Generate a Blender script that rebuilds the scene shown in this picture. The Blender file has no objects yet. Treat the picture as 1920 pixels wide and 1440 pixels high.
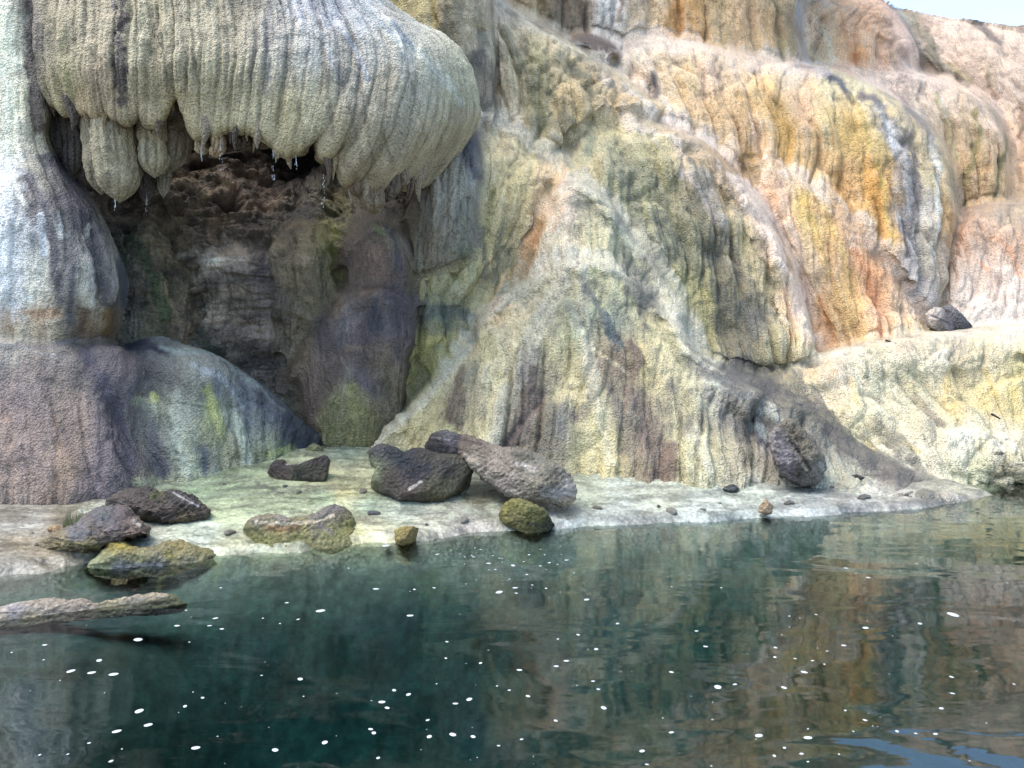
import bpy, math, random
import numpy as np
random.seed(7); rng = np.random.default_rng(7)
S = bpy.context.scene
# ---------------------------------------------------------------- camera, sky, sun
F, H, HOR = 1400.0, 2.5, 620.0
PITCH = math.atan((720-HOR)/F)
cd = bpy.data.cameras.new('camera'); cam = bpy.data.objects.new('camera', cd); S.collection.objects.link(cam)
cam.location = (0, 0, H); cam.rotation_euler = (math.pi/2-PITCH, 0, 0)
cd.sensor_width = 36; cd.lens = 36*F/1920; cd.clip_start = .05; cd.clip_end = 2000
S.camera = cam
SUN_EL, SUN_AZ = math.radians(66), math.radians(-88)      # azimuth from +Y: high, from behind the cliff on the left, so the face is in shade
w = bpy.data.worlds.new('World'); S.world = w; w.use_nodes = True
nt = w.node_tree; bg = nt.nodes['Background']; sk = nt.nodes.new('ShaderNodeTexSky')
sk.sky_type = 'NISHITA'; sk.sun_disc = False; sk.sun_elevation = SUN_EL; sk.sun_rotation = SUN_AZ
sk.air_density = 1.0; sk.dust_density = 1.3; sk.ozone_density = 1.0
nt.links.new(sk.outputs[0], bg.inputs[0]); bg.inputs[1].default_value = 0.125
sl = bpy.data.lights.new('sun', 'SUN'); sl.energy = 1.5; sl.angle = math.radians(55); sl.color = (1, .955, .88)
so = bpy.data.objects.new('sun', sl); S.collection.objects.link(so)
so.rotation_euler = (-(math.pi/2-SUN_EL), 0, -SUN_AZ)
S.view_settings.view_transform = 'Standard'; S.view_settings.look = 'None'
S.view_settings.gamma = 1; S.view_settings.exposure = 2.12
SAT = .95; GAIN = 0.80                                                # display colour -> albedo
# ---------------------------------------------------------------- maths
cp, sp_ = math.cos(PITCH), math.sin(PITCH)
def ray(px, py):
    px = np.asarray(px, float); py = np.asarray(py, float)
    x = (px-960)/F; y = -(py-720)/F
    return np.stack([x+0*y, cp+y*sp_, -sp_+y*cp], -1)
def at(px, py, d):
    r = ray(px, py); k = np.asarray(d, float)/r[..., 1]
    return r*k[..., None]+np.array([0, 0, H])
def atz(px, py, z=0.):
    r = ray(px, py); k = (z-H)/r[..., 2]
    return r*k[..., None]+np.array([0, 0, H])
def proj(P):
    x = P[..., 0]; y = P[..., 1]; z = P[..., 2]-H
    f = y*cp-z*sp_; u = y*sp_+z*cp
    f = np.maximum(f, .05)
    return 960+F*x/f, 720-F*u/f
T = rng.random((64, 64, 64)).astype(np.float32)
def vn(p):                                                 # smooth value noise 0..1
    p = np.asarray(p, np.float32); i = np.floor(p).astype(np.int64); f = p-i; f = f*f*(3-2*f)
    i &= 63; j = (i+1) & 63
    x0, y0, z0 = i[..., 0], i[..., 1], i[..., 2]; x1, y1, z1 = j[..., 0], j[..., 1], j[..., 2]
    fx, fy, fz = f[..., 0], f[..., 1], f[..., 2]
    a = T[x0, y0, z0]*(1-fx)+T[x1, y0, z0]*fx; b = T[x0, y1, z0]*(1-fx)+T[x1, y1, z0]*fx
    c = T[x0, y0, z1]*(1-fx)+T[x1, y0, z1]*fx; d = T[x0, y1, z1]*(1-fx)+T[x1, y1, z1]*fx
    return (a*(1-fy)+b*fy)*(1-fz)+(c*(1-fy)+d*fy)*fz
ROT = np.array([[.36, .48, -.8], [-.8, .6, 0], [.48, .64, .6]], np.float32)
def fbm(p, oct=4, gain=.5, ridged=False):
    p = np.asarray(p, np.float32); s = 0; a = 1; t = 0
    for k in range(oct):
        n = vn(p)
        if ridged: n = 1-np.abs(2*n-1)
        s = s+a*n; t += a; a *= gain; p = (p @ ROT)*2.03+11.3
    return s/t
R2D = rng.random((64, 64, 3)).astype(np.float32)
def worley(x, y):                                          # F1, F2, cell random
    ix = np.floor(x).astype(int); iy = np.floor(y).astype(int)
    f1 = np.full(x.shape, 9., np.float32); f2 = f1.copy(); cr = np.zeros(x.shape, np.float32)
    for dx in (-1, 0, 1):
        for dy in (-1, 0, 1):
            a = (ix+dx) & 63; b = (iy+dy) & 63
            d = np.hypot(ix+dx+.15+.7*R2D[a, b, 0]-x, iy+dy+.15+.7*R2D[a, b, 1]-y)
            n = d < f1; f2 = np.where(n, f1, np.minimum(f2, d)); cr = np.where(n, R2D[a, b, 2], cr); f1 = np.where(n, d, f1)
    return f1, f2, cr
def sm(a, b, x): t = np.clip((x-a)/(b-a), 0, 1); return t*t*(3-2*t)
def lin(c):
    c = np.array(c, float)/255; return np.where(c <= .04045, c/12.92, ((c+.055)/1.055)**2.4)
def cr(P, t):                                              # catmull-rom through P[K,...] at t in 0..K-1
    K = len(P); i = np.clip(np.floor(t).astype(int), 0, K-2); f = (t-i)
    f = f.reshape(f.shape+(1,)*(P.ndim-1))
    E = np.concatenate([[2*P[0]-P[1]], P, [2*P[-1]-P[-2]]])
    a, b, c, d = E[i], E[i+1], E[i+2], E[i+3]
    return .5*((2*b)+(-a+c)*f+(2*a-5*b+4*c-d)*f*f+(-a+3*b-3*c+d)*f**3)
# ---------------------------------------------------------------- materials
def travertine(name, rough=.62, grain=34, gb=.35, streak=.22, spec=.35, sat=1.0, wet=0.0):
    m = bpy.data.materials.new(name); m.use_nodes = True; n = m.node_tree.nodes; L = m.node_tree.links
    b = n['Principled BSDF']
    col = n.new('ShaderNodeVertexColor'); col.layer_name = 'Col'
    tc = n.new('ShaderNodeTexCoord'); uv = n.new('ShaderNodeUVMap'); uv.uv_map = 'flow'
    def mapn(src, sc):
        mp = n.new('ShaderNodeMapping'); mp.inputs['Scale'].default_value = sc; L.new(src, mp.inputs[0]); return mp.outputs[0]
    def noise(src, sc, det=4, ro=.55):
        t = n.new('ShaderNodeTexNoise'); t.inputs['Scale'].default_value = sc; t.inputs['Detail'].default_value = det
        t.inputs['Roughness'].default_value = ro; L.new(src, t.inputs['Vector']); return t.outputs[0]
    def rng_(src, a, b_, c, d):
        r = n.new('ShaderNodeMapRange'); r.inputs[1].default_value = a; r.inputs[2].default_value = b_
        r.inputs[3].default_value = c; r.inputs[4].default_value = d; L.new(src, r.inputs[0]); return r.outputs[0]
    def mth(op, a, b_):
        x = n.new('ShaderNodeMath'); x.operation = op
        for k, v in ((0, a), (1, b_)):
            if isinstance(v, (int, float)): x.inputs[k].default_value = v
            else: L.new(v, x.inputs[k])
        return x.outputs[0]
    obj = tc.outputs['Object']
    st = noise(mapn(uv.outputs[0], (17, 3.6, 1)), 1, 5, .65)
    sp = noise(obj, 22, 5, .7)
    bl = noise(obj, 2.3, 3, .5)
    vo = n.new('ShaderNodeTexVoronoi'); vo.feature = 'SMOOTH_F1'; vo.inputs['Scale'].default_value = grain
    vo.inputs['Smoothness'].default_value = .4; L.new(obj, vo.inputs['Vector'])
    k = mth('MULTIPLY', rng_(st, .3, .7, 1-streak, 1+streak*.75), rng_(sp, .32, .68, .76, 1.2))
    k = mth('MULTIPLY', k, rng_(bl, .3, .7, .88, 1.1))
    k = mth('MULTIPLY', k, rng_(vo.outputs['Distance'], .1, .75, 1.1, .72))
    mx = n.new('ShaderNodeVectorMath'); mx.operation = 'SCALE'; L.new(col.outputs[0], mx.inputs[0]); L.new(k, mx.inputs['Scale'])
    L.new(mx.outputs[0], b.inputs['Base Color'])
    h = mth('ADD', mth('MULTIPLY', vo.outputs['Distance'], -1.0), mth('MULTIPLY', sp, 1.3))
    h = mth('ADD', h, mth('MULTIPLY', st, .45))
    bp = n.new('ShaderNodeBump'); bp.inputs['Strength'].default_value = gb; bp.inputs['Distance'].default_value = .035
    L.new(h, bp.inputs['Height']); L.new(bp.outputs[0], b.inputs['Normal'])
    L.new(rng_(bl, .3, .7, rough-.12, rough+.1), b.inputs['Roughness'])
    b.inputs['Specular IOR Level'].default_value = spec
    return m
M = dict(trav=travertine('travertine', gb=.85), wet=travertine('wet_travertine', rough=.42, gb=.8, streak=.45, spec=.5),
         rock=travertine('weathered_rock', rough=.7, grain=22, gb=1.0, streak=.3),
         shore=travertine('shore_crust', rough=.3, grain=18, gb=.45, streak=.18, spec=.5),
         bed=travertine('pool_bed', rough=.8, grain=9, gb=.10, streak=.12))
# ---------------------------------------------------------------- mesh helpers
def link(name, me, parent=None, **kw):
    o = bpy.data.objects.new(name, me); S.collection.objects.link(o)
    if parent: o.parent = parent
    for k, v in kw.items(): o[k] = v
    return o
def grid_mesh(name, P, C, UV, mat, wrap=False):
    nv, nu = P.shape[:2]
    me = bpy.data.meshes.new(name); idx = np.arange(nv*nu).reshape(nv, nu)
    if wrap: idx = np.concatenate([idx, idx[:, :1]], 1)
    a, b, c, d = idx[:-1, :-1], idx[1:, :-1], idx[1:, 1:], idx[:-1, 1:]
    q = np.stack([a, b, c, d], -1).reshape(-1, 4)
    me.vertices.add(nv*nu); me.vertices.foreach_set('co', P.reshape(-1).astype(np.float32))
    me.loops.add(q.size); me.loops.foreach_set('vertex_index', q.reshape(-1).astype(np.int32))
    me.polygons.add(len(q)); me.polygons.foreach_set('loop_start', (np.arange(len(q))*4).astype(np.int32))
    me.polygons.foreach_set('loop_total', np.full(len(q), 4, np.int32))
    me.update(calc_edges=True)
    me.polygons.foreach_set('use_smooth', np.ones(len(q), bool))
    at_ = me.color_attributes.new('Col', 'FLOAT_COLOR', 'POINT')
    cc = np.ones((nv*nu, 4), np.float32); cc[:, :3] = np.clip(C.reshape(-1, 3), .004, .82); at_.data.foreach_set('color', cc.reshape(-1))
    ul = me.uv_layers.new(name='flow'); ul.data.foreach_set('uv', UV.reshape(-1, 2)[q.reshape(-1)].reshape(-1).astype(np.float32))
    me.materials.append(mat); me.update()
    return me
def normals(P, toward=None):
    du = np.gradient(P, axis=1); dv = np.gradient(P, axis=0); N = np.cross(du, dv)
    N /= np.linalg.norm(N, axis=-1, keepdims=True)+1e-9
    return N
def seg_dist(px, py, pts):
    D = np.full(px.shape, 1e9); A = np.array(pts, float)
    if len(A) == 1: return np.hypot(px-A[0, 0], py-A[0, 1])
    for a, b in zip(A[:-1], A[1:]):
        ab = b-a; L2 = (ab@ab)+1e-9; t = np.clip(((px-a[0])*ab[0]+(py-a[1])*ab[1])/L2, 0, 1)
        D = np.minimum(D, np.hypot(px-a[0]-t*ab[0], py-a[1]-t*ab[1]))
    return D
def colour(P, anchors, strokes, warp=26, ys=.55, gain=1.0):
    # stains, hollow shade and highlights painted on at build time, fixed to the rock
    px, py = proj(P)
    q = P*1.1
    wx = (fbm(q+3, 4)-.5)*2*warp; wy = (fbm(q+31, 4)-.5)*2*warp
    X, Y = px+wx, py+wy
    num = 0; den = 0
    for ax, ay, c in anchors:
        wgt = 1/(((X-ax)**2+((Y-ay)*ys)**2)+150)**1.6
        num = num+wgt[..., None]*lin(c); den = den+wgt
    C = num/den[..., None]
    n2 = fbm(P*7+5, 4, .65)
    for s in strokes:
        pts, wd, c, a = s[:4]; spk = s[4] if len(s) > 4 else .9
        d = seg_dist(px+wx*min(1, wd/26)*.8, py+wy*min(1, wd/26)*.8, pts)/wd
        m = sm(1.0, .35, d+(n2-.5)*spk*1.8)*a
        C = C*(1-m[..., None])+lin(c)*m[..., None]
    lum = (C*np.array([.25, .6, .15])).sum(-1, keepdims=True); C = (lum+(C-lum)*SAT)*np.array([1.06, 1.0, .885])
    C[..., 2] = np.minimum(C[..., 2], .96*C[..., 1]+.004)
    return C*GAIN*gain
STEP = 2.0
def layer(name, rows, anchors, strokes=(), parent=None, mat='trav', dome=True, edge=(.12, .12), er=(1.2, 1.2), flute=(.5, 2.2, .16),
          lump=(.9, .22), fine=.035, lip=None, tail=True, back=.8, soft=0., seed=0, strata=0, gain=1.0, warp=26, backd=None, twist=0, step=None, wig=.8, lipflat=0, cmul=1.0):
    collecting = MERGE.get('on')
    if collecting: step = step or 1.45
    R = np.array(rows, float); collecting0 = MERGE.get('on')
    step = step or STEP
    nr, K = R.shape[:2]
    if tail:
        e = R[-1:].copy(); e[..., 1] += 90 if collecting0 else 40; e[..., 2] += .10; R = np.concatenate([R, e]); nr += 1
    wpx = max(np.hypot(np.diff(r[:, 0]), np.diff(r[:, 1])).sum() for r in R)
    nu = int(min(wpx, 2600)/step)
    u = np.linspace(0, K-1, nu)
    Q = np.stack([cr(r, u) for r in R])                     # nr x nu x 3
    ts = []
    seglen = [np.abs(np.hypot(*(Q[i+1]-Q[i])[:, :2].T)).max() for i in range(nr-1)]
    out = []
    if dome:
        nb = max(8, int(seglen[0]/step*.5)); n0 = max(10, int(seglen[0]/step*1.1))
        t = np.concatenate([-np.linspace(back, 0, nb, endpoint=False), np.linspace(0, 1, n0, endpoint=False)])[:, None]
        th = t*math.pi/2
        a1 = np.where(t < 0, 1-np.cos(th), (1-soft)*(1-np.cos(th))+soft*t); a2 = np.where(t < 0, np.sin(th), (1-soft)*np.sin(th)+soft*t)
        g = Q[0][None]+(Q[1]-Q[0])[None]*np.stack([a1, a1, a2], -1)
        # lateral component follows linearly in front, stays put behind
        g[..., 0] = Q[0][None, :, 0]+(Q[1]-Q[0])[None, :, 0]*a1
        g[..., 1] = np.where(t < 0, Q[0][None, :, 1]+np.abs(Q[1]-Q[0])[None, :, 1]*(1-np.cos(th))*.8+4*(-t), g[..., 1])
        out.append(g); Q2 = Q[1:]
        E = np.concatenate([Q[1:2]-(Q[1:2]-Q[0:1])*np.array([1, 1, 0.])*.7, Q[1:]]) ; s0 = 1
    else:
        E = Q; s0 = 0
    tt = []
    for i in range(s0, len(E)-1):
        n = max(5, int(seglen[min(i, len(seglen)-1)]/step)); tt.append(i+np.linspace(0, 1, n, endpoint=False))
    tt = np.concatenate(tt+[[len(E)-1]])
    out.append(cr(E, tt)); G = np.concatenate(out)
    nbk = nb if dome else 0
    nv = len(G); uf = np.linspace(0, 1, nu)[None]; vf = np.linspace(0, 1, nv)[:, None]
    if lip is not None:
        fy = lip(G[-1 if not tail else -1, :, 0]); 
        G[..., 1] += fy[None]*sm(.45, .95, vf)
    for side in (0, 1):
        e = edge[side]
        if e > 0:
            x = uf if side == 0 else 1-uf
            s = np.clip((e-x)/e, 0, 1); G[..., 2] += er[side]*(1-np.sqrt(1-s*s*.9999))
    P = at(G[..., 0], G[..., 1], G[..., 2])
    N = normals(P); cam_v = P-np.array([0, 0, H])
    flip = (N*cam_v).sum(-1).mean() > 0
    if flip: N = -N
    du = np.linalg.norm(np.diff(P, axis=1), axis=-1); s = np.concatenate([np.zeros((nv, 1)), np.cumsum(du, 1)], 1).mean(0)[None]+np.zeros((nv, 1))
    dv = np.linalg.norm(np.diff(P, axis=0), axis=-1); t = np.concatenate([np.zeros((1, nu)), np.cumsum(dv, 0)], 0)
    fw, fl, fa = flute
    q3 = P*.9+seed*7.3
    wa = (fbm(q3*.7, 2)-.5); wb = (fbm(q3+9, 3)-.5)
    S1 = (s+wa*wig+.05*(fbm(P*5+seed, 2)-.5))/fw+seed*3.7+twist*t; T1 = (t+wb*1.6)/fl+seed*1.3
    am = (.25+1.25*fbm(P*.75+seed*5, 2)**1.2)*(1 if not dome else (.28+.72*sm(.0, .45, (t-t[nbk:nbk+1])/np.maximum(t[-1:]-t[nbk:nbk+1], .1))))
    f1, f2, c = worley(S1, T1)
    cre = sm(0, .30, f2-f1)
    disp = am*(fa*(1-f1*f1*1.1)+fa*.30*(cre-1)+fa*.7*(c-.5))
    f1b, f2b, cb = worley(S1*2.6+5, T1*1.9+3)
    disp += am*(fa*.38*(1-f1b*f1b)+fa*.14*(sm(0, .3, f2b-f1b)-1))
    f1c, f2c, cc_ = worley(P[..., 0]*3.2+wa*2, P[..., 2]*2.6+P[..., 1]*1.5)
    disp += .045*(1-f1c*f1c)*sm(.4, .6, fbm(P*.8+seed+40, 2))
    g1, g2, gc = worley(S1*fw/.85+9+.25*T1*fl+wb, T1*fl/2.1+wa*2)
    disp += lump[1]*(.42*(1-g1*g1)+.10*(sm(0, .2, g2-g1)-1)+.30*gc)*(.4+1.2*fbm(P*.6+seed+60, 2))
    disp += lump[1]*2.0*(fbm(P/lump[0]+seed, 4)-.5)
    rn = fbm(np.stack([s*7+wa*3, t*2.6, P[..., 1]*2], -1)+seed, 4, .55)
    disp += fine*1.3*(rn-.5)+fine*1.3*(fbm(P*6, 5, .62)-.5)
    if strata: disp += strata*2*(fbm(P*np.array([.9, .9, 7])+seed, 5, .6, True)-.6)
    disp = disp*(1-lipflat*sm(.55, .8, vf))
    P2 = P+N*(0 if collecting else 1)*disp[..., None]
    C = colour(P2, anchors, strokes, gain=gain, warp=warp)
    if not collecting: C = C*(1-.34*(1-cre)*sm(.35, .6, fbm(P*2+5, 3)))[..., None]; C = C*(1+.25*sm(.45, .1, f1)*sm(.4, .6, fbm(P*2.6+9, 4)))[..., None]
    C = C*np.array(cmul)
    # mineral tone varies from drapery to drapery
    C = C*(1+.16*(c-.5)+.10*(cb-.5))[..., None]
    if collecting:
        MERGE['layers'].append(dict(x=G[nbk:, :, 0], y=G[nbk:, :, 1], d=G[nbk:, :, 2], h=disp[nbk:], C=C[nbk:], s=s[nbk:], t=t[nbk:])); return None
    me = grid_mesh(name, P2, C, np.stack([s, t], -1), M[mat])
    return link(name, me, parent)
MERGE = {'on': False, 'layers': []}
def blur(A, sg, W=None):
    n = int(3*sg+.5); k = np.exp(-.5*(np.arange(-n, n+1)/sg)**2); k /= k.sum()
    def one(X):
        for ax in (0, 1):
            pad = [(0, 0)]*X.ndim; pad[ax] = (n, n); Y = np.pad(X, pad, mode='edge'); o = 0
            for i, kk in enumerate(k):
                sl_ = [slice(None)]*X.ndim; sl_[ax] = slice(i, i+X.shape[ax]); o = o+kk*Y[tuple(sl_)]
            X = o
        return X
    if W is None: return one(A)
    W3 = W[..., None] if A.ndim == 3 else W
    return one(A*W3)/(one(W3)+1e-9)
def merge(name, x0, x1, y0, y1, mat='trav', cell=1.75, k=.2, sg=2.4, gain=1.0, relief=1.0, stains=(), ridges=(), rugged=0, rugx=None, **kw):
    # run the draperies of one rock face together into one continuous surface
    nx, ny = int((x1-x0)/cell), int((y1-y0)/cell); L = MERGE['layers']; MERGE['layers'] = []; MERGE['on'] = False
    best = np.full((ny, nx), 1e6); acc = []
    for l in L:
        ix = ((l['x']-x0)/cell).astype(int); iy = ((l['y']-y0)/cell).astype(int)
        ok = (ix >= 0) & (ix < nx) & (iy >= 0) & (iy < ny); id_ = (iy*nx+ix)[ok]
        cnt = np.bincount(id_, minlength=nx*ny).reshape(ny, nx).astype(float)
        F_ = lambda v: np.bincount(id_, weights=v[ok], minlength=nx*ny).reshape(ny, nx)
        ch = [F_(l['d']), F_(l['h']), F_(l['C'][..., 0]), F_(l['C'][..., 1]), F_(l['C'][..., 2]), F_(l['s']), F_(l['t'])]
        # hole filling
        cov = blur((cnt > 0)*1., .9); m = cov > .42
        A = np.stack(ch, -1)/np.maximum(cnt, 1)[..., None]
        fill = blur(A, .8, (cnt > 0)*1.); A = np.where((cnt > 0)[..., None], A, fill)
        fe = np.clip(blur(m*1., 2.0)*2-1, 0, 1)
        acc.append((A, m, fe)); best = np.where(m, np.minimum(best, A[..., 0]), best)
    val = best < 1e5; num = 0; den = 0; own = np.zeros((ny, nx, 2)); bw = np.zeros((ny, nx)); dep = 0
    for A, m, fe in acc:
        w_ = np.where(m, np.exp(-np.clip((A[..., 0]-best)/k, 0, 40))*(.02+fe), 0)
        num = num+w_[..., None]*A[..., :5]; den = den+w_; g = w_ > bw; own[g] = A[g][:, 5:7]; bw = np.maximum(bw, w_)
    num = num/(den[..., None]+1e-12)
    D = np.where(val, num[..., 0]-k*np.log(np.clip(den, 1, 4)), 0)
    Di = 1/blur(1/np.maximum(D, .1), sg, val*1.); h = blur(num[..., 1], .55, val*1.); C = blur(num[..., 2:5], .6, val*1.)
    px = x0+(np.arange(nx)+.5)*cell; py = y0+(np.arange(ny)+.5)*cell; PX, PY = np.meshgrid(px, py)
    P0 = at(PX, PY, np.where(val, Di, 20)); wx = (fbm(P0*1.2+51, 4)-.5)*34; wy = (fbm(P0*1.2+77, 4)-.5)*34; rn = .5*fbm(P0*6+3, 5, .72)+.5*fbm(P0*np.array([8, 8, 1.6])+9, 4, .65); hrel = .5-4*(h-blur(h, 6, val*1.))
    for pts, wd, amp, cc, al in ridges:
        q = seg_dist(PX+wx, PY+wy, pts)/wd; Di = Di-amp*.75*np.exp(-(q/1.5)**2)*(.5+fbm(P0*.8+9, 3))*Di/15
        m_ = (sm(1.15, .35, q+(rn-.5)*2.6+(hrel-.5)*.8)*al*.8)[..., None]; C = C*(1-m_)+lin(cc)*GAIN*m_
    P = at(PX, PY, np.where(val, Di, 20)); N = normals(P)
    if (N*(P-np.array([0, 0, H]))).sum(-1).mean() > 0: N = -N
    h = h-h[val].mean(); hb = blur(h, 7, val*1.); hh = h-hb
    big = 2*(fbm(P*.55+3, 4)-.5)
    rb1, rb2, rbc = worley(own[..., 0]*9+.6*fbm(P*1.3, 2), own[..., 1]*1.6); rbm = sm(.35, .6, fbm(P*.8+21, 3))
    h = h+blur(.022*(1-rb1*rb1)*rbm, .5)+.02*(fbm(P*16+2, 4, .7)-.5)
    fac = np.abs((N*((P-np.array([0, 0, H]))/np.linalg.norm(P-np.array([0, 0, H]), axis=-1, keepdims=True))).sum(-1)); ff = blur(sm(.05, .42, fac), 3)
    if rugged: h = h+rugged*(1 if rugx is None else sm(rugx[1], rugx[0], PX)*.85+.15)*(1.6*(fbm(P*np.array([1.1, 1.1, 2.6]), 6, .6, True)-.62)+.5*(fbm(P*4.5+8, 4, .6)-.5))
    P = P+N*((h+.10*big)*ff)[..., None]
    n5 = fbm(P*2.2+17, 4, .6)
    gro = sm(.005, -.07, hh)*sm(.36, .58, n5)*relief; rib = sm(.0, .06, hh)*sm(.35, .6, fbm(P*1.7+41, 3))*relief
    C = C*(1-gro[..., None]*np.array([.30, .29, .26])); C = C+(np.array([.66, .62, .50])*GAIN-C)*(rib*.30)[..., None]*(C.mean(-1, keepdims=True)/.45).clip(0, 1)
    if rugged: C = C*(.6 if rugx is None else (.45+.35*sm(rugx[0], rugx[1], PX))[..., None])+C*(.9 if rugx is None else (1.1-.8*sm(rugx[0], rugx[1], PX))[..., None])*(sm(.3, .7, fbm(P*np.array([2.2, 2.2, 4])+3, 5, .65)))[..., None]
    # dark algae runs that follow the draperies, and fine pepper of it in patches
    run = fbm(np.stack([own[..., 0]*1.9, own[..., 1]*.6, 0*h], -1)+13, 5, .62); run = blur(run, .6)
    nw = fbm(P*1.5+9, 4)
    for sx, sy, rx, ry, cc, al in stains:
        q = np.exp(-(((PX-sx)/rx)**2+((PY-sy)/ry)**2)); m_ = sm(.50, .60, run*.55+nw*.45+.07*q-.035)*sm(.12, .6, q)*al*.82
        m_ = m_*(.55+.45*sm(.4, .6, fbm(P*9+sx, 3, .7))); C = C*(1-m_[..., None])+lin(cc)*GAIN*m_[..., None]
    pep = sm(.56, .70, fbm(P*11+5, 4, .7))*sm(.48, .64, fbm(P*.9+70, 4))
    C = C*(1-.42*pep[..., None])*gain
    me = bpy.data.meshes.new(name); idx = np.arange(nx*ny).reshape(ny, nx); v4 = val[:-1, :-1] & val[1:, :-1] & val[1:, 1:] & val[:-1, 1:]
    me_full = grid_mesh(name, P, C, own, M[mat]); 
    bad = np.flatnonzero(~v4.reshape(-1))
    if len(bad):
        import bmesh
        bm = bmesh.new(); bm.from_mesh(me_full); bm.faces.ensure_lookup_table(); bmesh.ops.delete(bm, geom=[bm.faces[i] for i in bad], context='FACES'); 
        lv = [v for v in bm.verts if not v.link_faces]; bmesh.ops.delete(bm, geom=lv, context='VERTS'); bm.to_mesh(me_full); bm.free()
    bpy.data.meshes.remove(me)
    return link(name, me_full, None, **kw)
def empty(name, loc=(0, 0, 0), **kw):
    o = link(name, None, None, **kw); o.location = loc; return o
# ---------------------------------------------------------------- colours
WH=(226,226,212); CR=(224,216,190); TAN=(186,174,145); GRY=(150,146,136); DK=(96,90,84); NAVY=(62,66,80)
PK=(240,214,194); PE=(234,198,160); OR=(226,178,112); YE=(222,196,128); OL=(160,150,104); GG=(168,172,142)
cliff = empty('overhanging_cliff', kind='structure', label='grey and tan travertine overhang fringed with stalactites above the cave')
hill = mound = terrace = None
MERGE['on'] = True

# far tiers, right -------------------------------------------------
layer('rear_tier', [
 [(1400,-320,30),(1545,-150,29),(1640,-8,28),(1740,26,27.5),(1850,44,27),(1930,52,26.5),(2100,30,26),(2400,-80,26)],  # crest outside the view raised to keep sky out of the pool's reflection
 [(1560,60,28),(1660,110,27),(1740,130,26),(1830,170,25.5),(1920,200,25),(2000,210,25),(2150,220,25),(2450,230,25)],
 [(1650,250,24),(1750,300,23.5),(1830,400,23),(1900,400,22.5),(1980,400,22.5),(2060,400,22),(2250,400,22),(2550,400,22)]],
 [(1700,40,(190,178,156)),(1760,60,PK),(1850,80,PK),(1900,150,PK),(1800,130,(238,206,184)),(1850,200,(240,212,196)),(1910,260,(238,200,168)),(1910,340,(226,190,150)),(1760,200,PK),(2100,200,PE)],
 [([(1645,2),(1690,40),(1720,90),(1760,130)],15,(142,134,118),1,.5),([(1715,25),(1740,60),(1752,100)],16,(150,142,120),.9),
  ([(1828,42),(1850,55),(1878,78)],10,(105,100,94),1,.4),([(1870,85),(1885,100)],9,(150,140,130),.8),
  ([(1755,130),(1790,135),(1815,160)],8,(120,114,100),.7),([(1853,138),(1853,160)],7,(130,122,100),.8),
  ([(1916,200),(1918,300)],12,(176,140,112),.7),([(1780,120),(1820,150)],8,(196,186,130),.6)],
 hill, flute=(1.1, 3.6, .14), lump=(2.2, .16), fine=.05, edge=(0, 0), seed=1)
layer('orange_tier', [
 [(1180,-150,25),(1350,-120,25),(1500,-60,25),(1600,-22,25),(1660,2,25),(1700,52,24.5),(1725,100,24)],
 [(1180,0,23),(1290,10,23),(1420,20,23),(1530,35,23),(1610,50,23),(1670,85,23),(1722,130,23)],
 [(1180,120,22.5),(1280,130,22.5),(1400,130,22.5),(1500,150,22.3),(1600,172,22.2),(1660,182,22.2),(1730,185,22.2)]],
 [(1520,20,(236,208,180)),(1560,80,(228,190,146)),(1600,40,(236,196,160)),(1610,110,(222,166,110)),(1640,60,(236,192,156)),(1660,100,(232,186,150)),(1690,90,(240,206,186)),(1700,140,PK),(1540,120,(230,208,170)),(1660,150,PK)],
 [([(1604,105),(1606,140)],9,(196,124,66),.9),([(1515,0),(1545,60),(1562,110)],9,(232,222,196),.7),([(1676,100),(1684,140)],7,(150,140,110),.8),
  ([(1576,20),(1590,90)],5,(214,150,100),.6),([(1620,30),(1640,90)],5,(220,160,110),.5),([(1700,15),(1720,60),(1740,120)],9,(150,140,118),.8)],
 hill, flute=(.6, 3.2, .13), lump=(1.6, .10), edge=(0, .15), er=(0, 2), seed=2)
layer('column_tier', [
 [(1560,108,23),(1640,122,23),(1700,131,23),(1760,148,22.8),(1820,170,22.6),(1862,205,22.5),(1888,262,22.4)],
 [(1570,180,21.5),(1650,200,21.3),(1720,215,21.2),(1780,235,21),(1830,260,21),(1866,285,21),(1893,320,21)],
 [(1590,420,21),(1670,420,20.6),(1750,420,20.5),(1800,420,20.4),(1842,410,20.4),(1868,405,20.4),(1888,402,20.5)]],
 [(1650,150,PK),(1700,170,PK),(1760,190,PK),(1720,200,(238,216,190)),(1780,260,PE),(1800,330,(230,190,140)),(1830,260,(234,200,164)),(1840,330,(222,184,136)),(1770,220,(232,210,184)),(1860,360,(214,184,138)),(1850,220,PK)],
 [([(1760,170),(1782,230),(1790,300)],6,(196,186,138),.9),([(1768,180),(1778,215)],5,(228,224,210),.8),
  ([(1835,150),(1862,185),(1884,240),(1888,270),(1868,310),(1862,372)],8,(132,126,84),1,.6),([(1826,210),(1832,260),(1812,320),(1806,380)],7,(150,138,88),.9),
  ([(1820,155),(1856,180)],6,(110,104,90),.8),([(1672,165),(1712,195)],8,(206,176,160),.7),([(1845,250),(1838,370)],4,(196,146,100),.7)],
 hill, flute=(.42, 4.5, .20), lump=(1.5, .15), edge=(0, .08), er=(0, 1.5), seed=3)
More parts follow.
